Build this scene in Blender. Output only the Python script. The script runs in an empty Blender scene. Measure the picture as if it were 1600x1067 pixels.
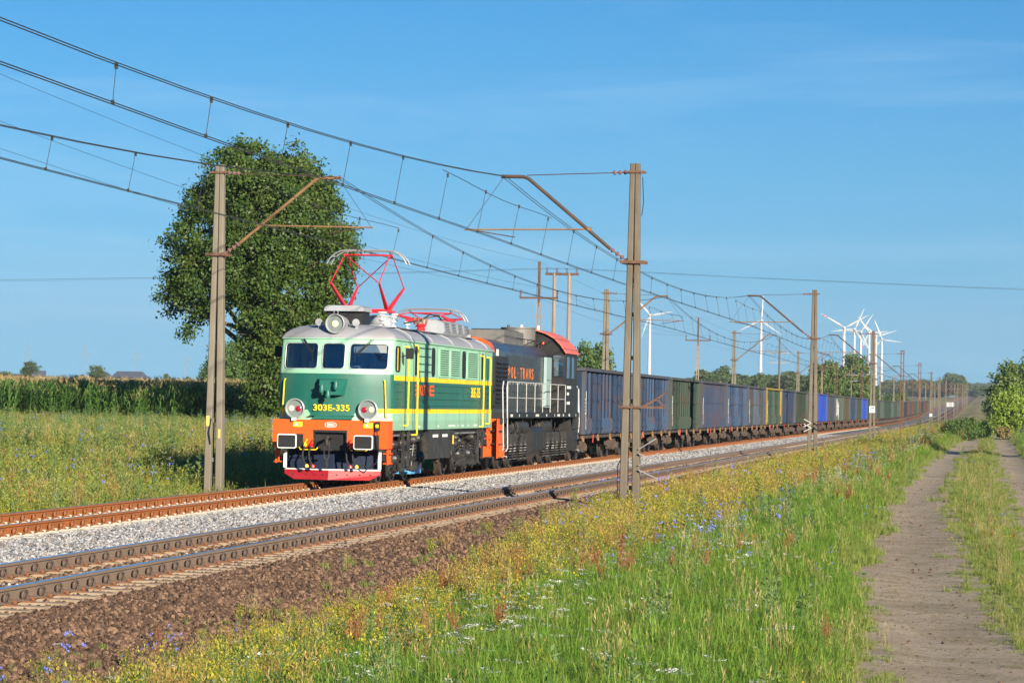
import bpy, math, random
import numpy as np
from mathutils import Vector, Matrix
random.seed(7); rng = np.random.default_rng(11)
PI = math.pi
C = bpy.context.scene.collection
scn = bpy.context.scene

# ------------------------------------------------------------------ camera
F_PX, YAW, PITCH, ROLL = 4513.1, 0.164065, 0.021512, 0.018164
CAM = Vector((11.274, 0.0, 2.092))
cd = bpy.data.cameras.new('camera'); cam = bpy.data.objects.new('camera', cd); C.objects.link(cam)
cd.sensor_width = 36.0; cd.lens = 36.0 * F_PX / 1600.0; cd.clip_start = 0.5; cd.clip_end = 30000
fw = Vector((-math.sin(YAW), math.cos(YAW), 0)); rt = Vector((math.cos(YAW), math.sin(YAW), 0)); up = Vector((0, 0, 1))
f2 = fw * math.cos(PITCH) + up * math.sin(PITCH); u2 = up * math.cos(PITCH) - fw * math.sin(PITCH)
r3 = rt * math.cos(ROLL) + u2 * math.sin(ROLL); u3 = u2 * math.cos(ROLL) - rt * math.sin(ROLL)
cam.matrix_world = Matrix(((r3.x, u3.x, -f2.x, CAM.x), (r3.y, u3.y, -f2.y, CAM.y), (r3.z, u3.z, -f2.z, CAM.z), (0, 0, 0, 1)))
scn.camera = cam

# ------------------------------------------------------------------ sky, sun, exposure
SUN_EL = math.radians(16.5)
SUN_AZ = math.atan2(0.58, -0.81)            # compass style: x = sin, y = cos
w = bpy.data.worlds.new('World'); scn.world = w; w.use_nodes = True
nt = w.node_tree; nt.nodes.clear()
sky = nt.nodes.new('ShaderNodeTexSky'); sky.sky_type = 'NISHITA'; sky.sun_disc = False
sky.sun_elevation = SUN_EL; sky.sun_rotation = SUN_AZ
sky.air_density = 1.5; sky.dust_density = 0.0; sky.ozone_density = 8.0; sky.altitude = 100
bg = nt.nodes.new('ShaderNodeBackground'); bg.inputs[1].default_value = 0.064
ow = nt.nodes.new('ShaderNodeOutputWorld')
tcw = nt.nodes.new('ShaderNodeTexCoord'); sxyz = nt.nodes.new('ShaderNodeSeparateXYZ'); cxyz = nt.nodes.new('ShaderNodeCombineXYZ')
nt.links.new(tcw.outputs['Generated'], sxyz.inputs[0]); nt.links.new(sxyz.outputs[0], cxyz.inputs[0]); nt.links.new(sxyz.outputs[1], cxyz.inputs[1])
def wm(op, a, b):
    n = nt.nodes.new('ShaderNodeMath'); n.operation = op
    for i, v in enumerate((a, b)):
        if isinstance(v, (int, float)): n.inputs[i].default_value = v
        else: nt.links.new(v, n.inputs[i])
    return n.outputs[0]
zc_ = wm('MAXIMUM', sxyz.outputs[2], 0.0)                 # low sky sampled a little higher: a paler, hazier band along the horizon
nt.links.new(wm('ADD', wm('MULTIPLY', zc_, wm('MINIMUM', wm('MULTIPLY', zc_, 6.4), 1.12)), 0.130), cxyz.inputs[2])
nrm = nt.nodes.new('ShaderNodeVectorMath'); nrm.operation = 'NORMALIZE'
nt.links.new(cxyz.outputs[0], nrm.inputs[0]); nt.links.new(nrm.outputs[0], sky.inputs[0])
hs = nt.nodes.new('ShaderNodeHueSaturation'); hs.inputs['Saturation'].default_value = 1.17
nt.links.new(sky.outputs[0], hs.inputs['Color'])
# thin high cirrus: faint pale streaks over the whole sky
cm_ = nt.nodes.new('ShaderNodeMapping'); cm_.inputs['Scale'].default_value = (3.0, 3.0, 26.0); cm_.inputs['Rotation'].default_value = (0.05, 0.10, 0.4)
nz_ = nt.nodes.new('ShaderNodeTexNoise'); nz_.inputs['Scale'].default_value = 1.6; nz_.inputs['Detail'].default_value = 7; nz_.inputs['Roughness'].default_value = .62; nz_.inputs['Distortion'].default_value = .6
cr_ = nt.nodes.new('ShaderNodeValToRGB'); cr_.color_ramp.elements[0].position = .50; cr_.color_ramp.elements[1].position = .80; cr_.color_ramp.elements[1].color = (.15, .15, .15, 1)
mx_ = nt.nodes.new('ShaderNodeMix'); mx_.data_type = 'RGBA'; mx_.inputs[7].default_value = (6.2, 7.4, 8.4, 1)
nt.links.new(tcw.outputs['Generated'], cm_.inputs[0]); nt.links.new(cm_.outputs[0], nz_.inputs['Vector']); nt.links.new(nz_.outputs[0], cr_.inputs[0])
nt.links.new(cr_.outputs[0], mx_.inputs[0]); nt.links.new(hs.outputs[0], mx_.inputs[6]); nt.links.new(mx_.outputs[2], bg.inputs[0]); nt.links.new(bg.outputs[0], ow.inputs[0])
sl = bpy.data.lights.new('sun', 'SUN'); sl.energy = 5.0; sl.angle = math.radians(0.53); sl.color = (1.0, 0.88, 0.70)
so = bpy.data.objects.new('sun', sl); C.objects.link(so)
sd = Vector((math.sin(SUN_AZ) * math.cos(SUN_EL), math.cos(SUN_AZ) * math.cos(SUN_EL), math.sin(SUN_EL)))
so.rotation_euler = sd.to_track_quat('Z', 'Y').to_euler(); so.location = (60, -60, 60)
scn.view_settings.view_transform = 'Standard'; scn.view_settings.look = 'None'
scn.view_settings.exposure = 1.2; scn.view_settings.gamma = 1.0; scn.view_settings.use_curve_mapping = False
scn.render.engine = 'CYCLES'
cy = scn.cycles; cy.use_denoising = True; cy.max_bounces = 6; cy.diffuse_bounces = 3; cy.glossy_bounces = 3
cy.transmission_bounces = 5; cy.transparent_max_bounces = 12; cy.volume_bounces = 0; cy.sample_clamp_indirect = 6
try: cy.denoising_prefilter = 'ACCURATE'
except Exception: pass

# ------------------------------------------------------------------ material helpers
def newmat(name):
    m = bpy.data.materials.new(name); m.use_nodes = True
    t = m.node_tree; t.nodes.clear()
    o = t.nodes.new('ShaderNodeOutputMaterial'); b = t.nodes.new('ShaderNodeBsdfPrincipled')
    t.links.new(b.outputs[0], o.inputs[0]); return m, t, b, o
def mth(t, op, a, b=None, c=None):
    n = t.nodes.new('ShaderNodeMath'); n.operation = op
    for i, v in enumerate((a, b, c)):
        if v is None: continue
        if isinstance(v, (int, float)): n.inputs[i].default_value = v
        else: t.links.new(v, n.inputs[i])
    return n.outputs[0]
def mixc(t, fac, a, b, mode='MIX'):
    n = t.nodes.new('ShaderNodeMix'); n.data_type = 'RGBA'; n.blend_type = mode
    for k, v in ((0, fac), (6, a), (7, b)):
        if isinstance(v, (int, float)): n.inputs[k].default_value = v
        elif isinstance(v, tuple): n.inputs[k].default_value = v if len(v) == 4 else (*v, 1)
        else: t.links.new(v, n.inputs[k])
    return n.outputs[2]
def noise(t, scale, detail=4, rough=.55, vec=None, stretch=None, coord='Object'):
    if vec is None:
        tc = t.nodes.new('ShaderNodeTexCoord'); vec = tc.outputs[coord]
    if stretch:
        mp = t.nodes.new('ShaderNodeMapping'); mp.inputs['Scale'].default_value = stretch
        t.links.new(vec, mp.inputs[0]); vec = mp.outputs[0]
    n = t.nodes.new('ShaderNodeTexNoise'); n.inputs['Scale'].default_value = scale
    n.inputs['Detail'].default_value = detail; n.inputs['Roughness'].default_value = rough
    t.links.new(vec, n.inputs['Vector']); return n.outputs[0]
def ramp(t, fac, stops):
    n = t.nodes.new('ShaderNodeValToRGB'); e = n.color_ramp.elements
    while len(e) < len(stops): e.new(0.5)
    for el, (p, c) in zip(e, stops):
        el.position = p; el.color = (*c, 1) if len(c) == 3 else c
    t.links.new(fac, n.inputs[0]); return n.outputs[0]
def bump(t, b, h, strength=.3, dist=.02):
    n = t.nodes.new('ShaderNodeBump'); n.inputs['Strength'].default_value = strength; n.inputs['Distance'].default_value = dist
    t.links.new(h, n.inputs['Height']); t.links.new(n.outputs[0], b.inputs['Normal'])
def pm(name, col, rough=.6, metal=0.0, var=.25, scale=3.0, bmp=0.0, dirt=None, dirt_amt=.5, stretch=None, spec=.5):
    m, t, b, o = newmat(name)
    n1 = noise(t, scale, 5, .6, stretch=stretch)
    f = mth(t, 'MULTIPLY_ADD', n1, 2 * var, 1 - var)
    c = mixc(t, 1.0, tuple(col), f, 'MULTIPLY')
    if dirt is not None:
        n2 = noise(t, scale * .45, 6, .65, stretch=stretch)
        fd = mth(t, 'MULTIPLY', ramp(t, n2, [(.42, (0, 0, 0)), (.68, (1, 1, 1))]), dirt_amt)
        c = mixc(t, fd, c, tuple(dirt))
        t.links.new(mth(t, 'MULTIPLY_ADD', fd, .35, rough), b.inputs['Roughness'])
    else:
        t.links.new(mth(t, 'MULTIPLY_ADD', n1, .2, max(.02, rough - .1)), b.inputs['Roughness'])
    t.links.new(c, b.inputs['Base Color'])
    b.inputs['Metallic'].default_value = metal; b.inputs['Specular IOR Level'].default_value = spec
    if bmp: bump(t, b, n1, bmp)
    return m
def leafmat(name, cols, trans=.35, rough=.55, attr=True):
    m, t, b, o = newmat(name)
    if attr:
        a = t.nodes.new('ShaderNodeAttribute'); a.attribute_name = 'var'; v = a.outputs['Fac']
    else: v = noise(t, 2.0)
    oi = t.nodes.new('ShaderNodeObjectInfo')
    v = mth(t, 'FRACT', mth(t, 'ADD', mth(t, 'MULTIPLY', v, .75), mth(t, 'MULTIPLY', oi.outputs['Random'], .24)))
    k = len(cols); c = ramp(t, v, [(i / max(1, k - 1), cc) for i, cc in enumerate(cols)])
    t.links.new(c, b.inputs['Base Color']); b.inputs['Roughness'].default_value = rough
    b.inputs['Specular IOR Level'].default_value = .3
    tr = t.nodes.new('ShaderNodeBsdfTranslucent'); t.links.new(c, tr.inputs[0])
    ms = t.nodes.new('ShaderNodeMixShader'); ms.inputs[0].default_value = trans
    t.links.new(b.outputs[0], ms.inputs[1]); t.links.new(tr.outputs[0], ms.inputs[2]); t.links.new(ms.outputs[0], o.inputs[0])
    return m
def objcol(name, rough=.5, rust=.5, scale=1.2):
    """painted wagon steel: base paint from the object's own colour, streaked with rust and dust"""
    m, t, b, o = newmat(name)
    oi = t.nodes.new('ShaderNodeObjectInfo'); col = oi.outputs['Color']
    tc = t.nodes.new('ShaderNodeTexCoord')
    ad = t.nodes.new('ShaderNodeVectorMath'); ad.operation = 'ADD'
    cmb = t.nodes.new('ShaderNodeCombineXYZ'); t.links.new(mth(t, 'MULTIPLY', oi.outputs['Random'], 60), cmb.inputs[1])
    t.links.new(tc.outputs['Object'], ad.inputs[0]); t.links.new(cmb.outputs[0], ad.inputs[1]); v = ad.outputs[0]
    n1 = noise(t, scale, 5, .6, vec=v, stretch=(1, 2.5, .35)); n2 = noise(t, scale * 1.7, 6, .7, vec=v, stretch=(1, 1.6, .5)); n3 = noise(t, .35, 3, .5, vec=v)
    c = mixc(t, 1.0, col, mth(t, 'MULTIPLY_ADD', n1, .9, .55), 'MULTIPLY')
    c = mixc(t, mth(t, 'MULTIPLY', ramp(t, n3, [(.35, (0, 0, 0)), (.75, (1, 1, 1))]), .16), c, (.10, .10, .105))
    c = mixc(t, mth(t, 'MULTIPLY', ramp(t, n2, [(.48, (0, 0, 0)), (.66, (1, 1, 1))]), rust), c, (.075, .038, .022))
    t.links.new(c, b.inputs['Base Color']); t.links.new(mth(t, 'MULTIPLY_ADD', n2, .4, rough + .05), b.inputs['Roughness']); b.inputs['Specular IOR Level'].default_value = .18
    return m

M = {}
M['concrete'] = pm('mast_concrete', (.128, .108, .080), .85, var=.35, scale=4, bmp=.3, dirt=(.07, .054, .038), dirt_amt=.7, stretch=(1, 1, .25))
M['concrete_grey'] = pm('grey_mast_concrete', (.165, .145, .112), .85, var=.35, scale=4, bmp=.3, dirt=(.10, .085, .065), dirt_amt=.6, stretch=(1, 1, .25))
M['steel_rust'] = pm('rusty_steel', (.12, .058, .034), .7, .2, var=.4, scale=9, dirt=(.05, .035, .03), dirt_amt=.7)
M['bracket'] = pm('bracket_steel', (.24, .135, .06), .6, .2, var=.3, scale=5, dirt=(.10, .055, .03), dirt_amt=.8)
M['bracket_dark'] = pm('bracket_steel_weathered', (.055, .036, .028), .65, .3, var=.35, scale=6, dirt=(.14, .07, .035), dirt_amt=.5)
M['wire'] = pm('oxidised_copper_wire', (.05, .048, .035), .5, .5, var=.2, scale=2)
M['porcelain'] = pm('insulator_glaze', (.16, .09, .085), .2, var=.3, scale=6)
M['grey_steel'] = pm('grey_steel', (.30, .31, .32), .5, .5, var=.2, scale=6, dirt=(.14, .12, .10), dirt_amt=.5)
M['white'] = pm('white_paint', (.62, .63, .62), .45, var=.08, scale=4)
M['tower'] = pm('turbine_white', (.42, .43, .44), .4, var=.05, scale=.05)
M['rail_white'] = pm('railing_off_white', (.42, .43, .42), .5, var=.15, scale=4, dirt=(.2, .18, .16), dirt_amt=.35)
M['red'] = pm('red_paint', (.60, .018, .028), .4, var=.1, scale=4)
M['dull_red'] = pm('dull_red_paint', (.42, .03, .03), .6, var=.25, scale=6)
M['yellow'] = pm('yellow_paint', (.86, .62, .01), .4, var=.08, scale=3)
M['orange'] = pm('orange_paint', (.70, .082, .006), .38, var=.06, scale=2, dirt=(.25, .07, .03), dirt_amt=.18)
M['black'] = pm('black_paint', (.016, .016, .018), .42, var=.35, scale=4, dirt=(.04, .036, .033), dirt_amt=.4, spec=.25)
M['black_hood'] = pm('black_gloss_paint', (.022, .023, .028), .25, var=.35, scale=1.5, dirt=(.06, .062, .07), dirt_amt=.45)
M['frame_black'] = pm('running_gear_black', (.018, .018, .019), .38, var=.4, scale=7, dirt=(.075, .066, .056), dirt_amt=.5, bmp=.15, spec=.35)
M['gear_brown'] = pm('running_gear_rusty', (.045, .032, .025), .75, var=.5, scale=6, dirt=(.14, .085, .05), dirt_amt=.6, bmp=.25)
M['wheel_steel'] = pm('wheel_steel', (.10, .09, .085), .4, .6, var=.3, scale=8, dirt=(.12, .06, .03), dirt_amt=.6)
M['rubber'] = pm('black_rubber', (.014, .014, .016), .6, var=.3, scale=8, spec=.3)
M['silver'] = pm('window_frame_grey', (.30, .325, .33), .35, .3, var=.1, scale=5)
M['frame_grey'] = pm('rubber_edged_frame', (.30, .34, .34), .5, .1, var=.15, scale=5)
M['roof'] = pm('loco_roof_grey', (.245, .255, .285), .5, var=.16, scale=1.3, dirt=(.18, .165, .155), dirt_amt=.55, stretch=(1, .35, 1))
M['roofgear'] = pm('roof_gear_grey', (.30, .32, .35), .5, .1, var=.2, scale=5, dirt=(.16, .14, .12), dirt_amt=.5)
M['green_light'] = pm('mint_green_paint', (.255, .485, .335), .45, var=.06, scale=2)
M['green_dark'] = pm('deep_green_paint', (.010, .105, .080), .42, var=.1, scale=2)
M['cab_dark'] = pm('cab_interior', (.12, .16, .20), .7, var=.3, scale=3)
M['teal_grey'] = pm('grey_green_panel', (.24, .33, .33), .45, var=.12, scale=3)
M['blue_box'] = pm('blue_sandbox_paint', (.07, .32, .62), .5, var=.12, scale=4, dirt=(.15, .16, .17), dirt_amt=.5)
M['faded_red'] = pm('faded_red_roof', (.55, .115, .08), .5, var=.12, scale=1.2, dirt=(.45, .09, .05), dirt_amt=.4)
M['navy'] = pm('navy_panel', (.012, .019, .042), .7, var=.25, scale=4, spec=.15)
M['crimson'] = pm('plough_crimson', (.30, .010, .016), .45, var=.12, scale=3, dirt=(.25, .05, .05), dirt_amt=.3)
M['stack'] = pm('weathered_sheet_metal', (.13, .128, .122), .6, .3, var=.35, scale=5, dirt=(.19, .165, .14), dirt_amt=.5, bmp=.1)
M['letter_orange'] = pm('letter_orange', (.78, .20, .02), .45, var=.1, scale=6)
M['wagon'] = objcol('wagon_paint', .55, .75)
M['wagon_rim'] = objcol('wagon_rim_paint', .6, .35)
M['bark'] = pm('bark', (.10, .075, .055), .9, var=.4, scale=6, bmp=.6, stretch=(1, 1, .3))
M['wood_pole'] = pm('weathered_pole', (.26, .20, .15), .85, var=.3, scale=5, dirt=(.12, .08, .06), dirt_amt=.5, stretch=(1, 1, .2))
M['plaster'] = pm('white_plaster', (.75, .74, .70), .8, var=.08, scale=.6)
M['rooftile'] = pm('slate_roof', (.075, .085, .11), .6, var=.2, scale=.8)
M['faded_yellow'] = pm('faded_yellow_paint', (.50, .38, .09), .8, var=.25, scale=6, dirt=(.3, .26, .18), dirt_amt=.5)
M['beam_yellow_label'] = pm('yellow_label', (.85, .66, .03), .4, var=.1, scale=20)
def glassmat(name, tint, refl):
    m, t, b, o = newmat(name)
    b.inputs['Base Color'].default_value = (.02, .025, .03, 1); b.inputs['Roughness'].default_value = .04
    tp = t.nodes.new('ShaderNodeBsdfTransparent'); tp.inputs[0].default_value = (*tint, 1)
    gl = t.nodes.new('ShaderNodeBsdfGlossy'); gl.inputs['Roughness'].default_value = .03; gl.inputs[0].default_value = (.9, .95, 1, 1)
    fr = t.nodes.new('ShaderNodeFresnel'); fr.inputs[0].default_value = 1.5
    ms = t.nodes.new('ShaderNodeMixShader'); t.links.new(mth(t, 'MULTIPLY_ADD', fr.outputs[0], .8, refl), ms.inputs[0])
    t.links.new(tp.outputs[0], ms.inputs[1]); t.links.new(gl.outputs[0], ms.inputs[2]); t.links.new(ms.outputs[0], o.inputs[0]); return m
M['glass'] = glassmat('cab_glass', (.60, .70, .76), .13)
def lampglass():
    m, t, b, o = newmat('lit_lamp_lens'); b.inputs['Base Color'].default_value = (.45, .33, .18, 1)
    b.inputs['Emission Color'].default_value = (1, .66, .28, 1); b.inputs['Emission Strength'].default_value = .75; return m
M['bulb'] = lampglass()
M['red_lens'] = pm('red_lens', (.25, .01, .025), .15, var=.1, scale=5)
M['reflector'] = pm('lamp_reflector', (.20, .23, .22), .3, .3, var=.08, scale=6)

# ------------------------------------------------------------------ mesh builder
class MB:
    def __init__(s): s.v = []; s.f = []; s.m = []; s.k = 0
    def add(s, vs, fs, mi=None):
        b = len(s.v); s.v += [tuple(v) for v in vs]; s.f += [tuple(i + b for i in f) for f in fs]
        s.m += [s.k if mi is None else mi] * len(fs); return s
    def bx(s, x0, x1, y0, y1, z0, z1, mi=None):
        return s.add([(x0, y0, z0), (x1, y0, z0), (x1, y1, z0), (x0, y1, z0), (x0, y0, z1), (x1, y0, z1), (x1, y1, z1), (x0, y1, z1)],
                     [(0, 3, 2, 1), (4, 5, 6, 7), (0, 1, 5, 4), (1, 2, 6, 5), (2, 3, 7, 6), (3, 0, 4, 7)], mi)
    def bar(s, p, q, w, h=None, mi=None, w2=None, h2=None):
        h = h or w; p = Vector(p); q = Vector(q); d = (q - p).normalized()
        a = d.cross(Vector((0, 0, 1)) if abs(d.z) < .95 else Vector((0, 1, 0))).normalized(); b = a.cross(d)
        vs = []
        for c, ww, hh in ((p, w, h), (q, w2 or w, h2 or h)):
            for sa, sb in ((-1, -1), (1, -1), (1, 1), (-1, 1)): vs.append(c + a * sa * ww / 2 + b * sb * hh / 2)
        return s.add(vs, [(3, 2, 1, 0), (4, 5, 6, 7), (0, 1, 5, 4), (1, 2, 6, 5), (2, 3, 7, 6), (3, 0, 4, 7)], mi)
    def tube(s, pts, r, n=8, mi=None, r2=None, caps=True):
        pts = [Vector(p) for p in pts]; k = len(pts); vs = []
        prev = None
        for i, p in enumerate(pts):
            d = (pts[min(i + 1, k - 1)] - pts[max(i - 1, 0)]).normalized()
            if prev is None: a = d.cross(Vector((0, 0, 1)) if abs(d.z) < .95 else Vector((0, 1, 0))).normalized()
            else: a = (prev - d * prev.dot(d)).normalized()
            prev = a; b = d.cross(a); rr = r if r2 is None else r + (r2 - r) * i / max(1, k - 1)
            for j in range(n):
                t = 2 * PI * j / n; vs.append(p + a * math.cos(t) * rr + b * math.sin(t) * rr)
        fs = [(i * n + j, i * n + (j + 1) % n, (i + 1) * n + (j + 1) % n, (i + 1) * n + j) for i in range(k - 1) for j in range(n)]
        if caps: fs += [tuple(range(n - 1, -1, -1)), tuple(range((k - 1) * n, k * n))]
        return s.add(vs, fs, mi)
    def prism(s, prof, axis, a, b, mi=None):
        """prof: 2D polygon; axis 'x' -> (y,z), 'y' -> (x,z), 'z' -> (x,y)"""
        mk = {'x': lambda p, t: (t, p[0], p[1]), 'y': lambda p, t: (p[0], t, p[1]), 'z': lambda p, t: (p[0], p[1], t)}[axis]
        n = len(prof); vs = [mk(p, a) for p in prof] + [mk(p, b) for p in prof]
        fs = [tuple(range(n)), tuple(range(2 * n - 1, n - 1, -1))] + [(i, n + i, n + (i + 1) % n, (i + 1) % n) for i in range(n)]
        return s.add(vs, fs, mi)
    def lathe(s, prof, c, d=(0, 0, 1), n=16, mi=None):
        """prof: (radius, along d) pairs"""
        c = Vector(c); d = Vector(d).normalized(); a = d.cross(Vector((0, 0, 1)) if abs(d.z) < .9 else Vector((0, 1, 0))).normalized(); b = d.cross(a)
        vs = []
        for r, h in prof:
            for j in range(n):
                t = 2 * PI * j / n; vs.append(c + d * h + a * math.cos(t) * r + b * math.sin(t) * r)
        fs = [(i * n + j, i * n + (j + 1) % n, (i + 1) * n + (j + 1) % n, (i + 1) * n + j) for i in range(len(prof) - 1) for j in range(n)]
        if prof[0][0] > 1e-4: fs.append(tuple(range(n - 1, -1, -1)))
        if prof[-1][0] > 1e-4: fs.append(tuple(range((len(prof) - 1) * n, len(prof) * n)))
        return s.add(vs, fs, mi)
    def coil(s, c, r, h, turns, w, mi=None):
        pts = [(c[0] + r * math.cos(t), c[1] + r * math.sin(t), c[2] + h * t / (2 * PI * turns)) for t in np.linspace(0, 2 * PI * turns, int(turns * 10))]
        return s.tube(pts, w, 5, mi)
    def mesh(s, name, mats, smooth=35):
        me = bpy.data.meshes.new(name); me.from_pydata(s.v, [], s.f)
        for m in (mats if isinstance(mats, (list, tuple)) else [mats]): me.materials.append(m)
        if any(s.m): me.polygons.foreach_set('material_index', s.m)
        import bmesh
        bm = bmesh.new(); bm.from_mesh(me); bmesh.ops.recalc_face_normals(bm, faces=bm.faces); bm.to_mesh(me); bm.free()
        if smooth:
            me.polygons.foreach_set('use_smooth', [True] * len(me.polygons)); me.set_sharp_from_angle(angle=math.radians(smooth))
        me.update(); return me
    def obj(s, name, mats, parent=None, loc=(0, 0, 0), smooth=35, color=None):
        return link(name, s.mesh(name, mats, smooth), parent, loc, color=color)
def link(name, me, parent=None, loc=(0, 0, 0), rot=None, scale=None, color=None):
    o = bpy.data.objects.new(name, me); C.objects.link(o); o.location = loc
    if rot: o.rotation_euler = rot
    if scale: o.scale = scale
    if parent: o.parent = parent
    if color: o.color = (*color, 1)
    return o
def tag(o, label=None, cat=None, group=None, kind=None):
    if label: o['label'] = label
    if cat: o['category'] = cat
    if group: o['group'] = group
    if kind: o['kind'] = kind
    return o
def thing(name, label, cat, loc=(0, 0, 0), group=None, rz=0, scale=None):
    o = bpy.data.objects.new(name, None); C.objects.link(o); o.location = loc; o.rotation_euler.z = rz
    o.empty_display_size = .2
    if scale: o.scale = scale
    return tag(o, label, cat, group)
def copy_tree(o, parent=None):
    c = o.copy(); C.objects.link(c); c.parent = parent
    for ch in list(o.children): copy_tree(ch, c)
    return c
def text_mesh(name, s, size, mat, xscale=1.0, parent=None, loc=(0, 0, 0), rot=(PI / 2, 0, 0), bold=0.0, width=None, height=None):
    cu = bpy.data.curves.new(name, 'FONT'); cu.body = s; cu.size = size; cu.align_x = 'CENTER'; cu.align_y = 'CENTER'; cu.extrude = .002; cu.offset = bold
    to = bpy.data.objects.new(name, cu); me = bpy.data.meshes.new_from_object(to)
    bpy.data.objects.remove(to); bpy.data.curves.remove(cu)
    n = len(me.vertices); a = np.empty(n * 3, 'f'); me.vertices.foreach_get('co', a); a = a.reshape(-1, 3)
    lo = a.min(0); hi = a.max(0); a[:, :2] -= (lo[:2] + hi[:2]) / 2
    if width: a[:, 0] *= width / (hi[0] - lo[0])
    if height: a[:, 1] *= height / (hi[1] - lo[1])
    me.vertices.foreach_set('co', a.ravel()); me.materials.clear(); me.materials.append(mat); me.update()
    o = link(name, me, parent, loc); o.rotation_euler = rot; return o

# ------------------------------------------------------------------ terrain
S = 5.044            # distance between track centres; near track at x = 0, train track at x = -S
def railz(y):
    y = np.asarray(y, float)
    a = np.clip(y - 400, 0, 335); return 1.34e-5 * a * a + .0088 * np.clip(y - 735, 0, None)
def sm(a, b, x):
    t = np.clip((np.asarray(x, float) - a) / (b - a), 0, 1); return t * t * (3 - 2 * t)
def lrp(a, b, t): return a + (b - a) * t
def wob(x, y):
    return np.sin(x * .9 + 1.3 * np.sin(y * .21)) * .5 + np.sin(y * .37 + 1.1 * np.sin(x * .5)) * .5
def rut(y, side):
    y = np.asarray(y, float)
    c = np.interp(y, [0, 25, 32, 42, 69, 92, 140, 235, 300, 900], [11.3, 10.95, 10.72, 10.25, 9.55, 9.3, 9.25, 9.75, 9.9, 9.9])
    return c if side == 0 else np.interp(y, [0, 30, 56, 95, 197, 300, 900], [13.4, 13.1, 12.75, 12.55, 12.45, 12.4, 12.4])
def ground(x, y):
    x = np.asarray(x, float); y = np.asarray(y, float)
    t = railz(y); r = np.hypot(x - 11, y)
    zl = .3 + .0055 * np.clip(r - 110, 0, None)
    z = np.where(x < -9.5, lrp(-.72 + t, zl, sm(-9.5, -25, x)), -.75 + t)
    zr = lrp(-.72 + t, -.33 + t, sm(3.2, 8.0, x)) + .25 * sm(15, 30, x)
    z = np.where(x > 2.4, zr, z)
    off = np.where((x < -9) | (x > 3), 1.0, 0.0)
    z = z + off * wob(x, y) * .05
    for s in (0, 1):
        z = z - .05 * np.exp(-((x - rut(y, s)) / .55) ** 2) * (y < 320)
    return z

def ground_mat():
    m, t, b, o = newmat('meadow_ground')
    tc = t.nodes.new('ShaderNodeTexCoord'); v = tc.outputs['Object']
    n1 = noise(t, .35, 6, .6, vec=v); n2 = noise(t, 3.0, 6, .65, vec=v); n3 = noise(t, .012, 4, .5, vec=v)
    c = ramp(t, n2, [(.25, (.045, .055, .016)), (.5, (.085, .095, .028)), (.75, (.16, .14, .06))])
    c = mixc(t, ramp(t, n1, [(.35, (0, 0, 0)), (.7, (.8, .8, .8))]), c, (.13, .115, .045))
    far = ramp(t, n3, [(.3, (.13, .14, .05)), (.5, (.27, .22, .095)), (.7, (.17, .16, .06))])
    sp = t.nodes.new('ShaderNodeSeparateXYZ'); t.links.new(v, sp.inputs[0])
    fy = mth(t, 'SMOOTH_MIN', mth(t, 'MAXIMUM', mth(t, 'MULTIPLY_ADD', sp.outputs[1], .004, -1.2), 0.0), 1.0, .1)
    t.links.new(mixc(t, fy, c, far), b.inputs['Base Color']); b.inputs['Roughness'].default_value = .95; b.inputs['Specular IOR Level'].default_value = .1
    bump(t, b, n2, .6, .05); return m
def sheet(name, xs, ys, zf, mat):
    X, Y = np.meshgrid(xs, ys); Z = zf(X, Y); n, k = X.shape
    co = np.stack([X, Y, Z], -1).reshape(-1, 3)
    i = np.arange((n - 1) * (k - 1)); r = i // (k - 1); q = i % (k - 1); a = r * k + q
    f = np.stack([a, a + 1, a + k + 1, a + k], -1)
    return rawmesh(name, co, f, mat)
def rawmesh(name, co, faces, mat, var=None, smooth=True):
    me = bpy.data.meshes.new(name); me.vertices.add(len(co)); me.vertices.foreach_set('co', np.asarray(co, 'f').ravel())
    k = faces.shape[1]; nf = len(faces); me.loops.add(nf * k); me.loops.foreach_set('vertex_index', faces.astype('i').ravel())
    me.polygons.add(nf); me.polygons.foreach_set('loop_start', np.arange(0, nf * k, k, dtype='i')); me.polygons.foreach_set('loop_total', np.full(nf, k, 'i'))
    me.polygons.foreach_set('use_smooth', [smooth] * nf)
    for m in (mat if isinstance(mat, list) else [mat]): me.materials.append(m)
    me.update(calc_edges=True)
    if var is not None:
        a = me.attributes.new('var', 'FLOAT', 'POINT'); a.data.foreach_set('value', np.asarray(var, 'f'))
    return me
gx = np.concatenate([-np.geomspace(2600, 32, 34), np.arange(-30, 22, .5), np.geomspace(23, 2600, 32)])
gy = np.concatenate([np.arange(-60, 10, 5.), np.arange(10, 130, 1.), np.arange(130, 400, 5.), np.geomspace(405, 4600, 40)])
tag(link('ground', sheet('ground', gx, gy, ground, ground_mat())), kind='structure')

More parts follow.
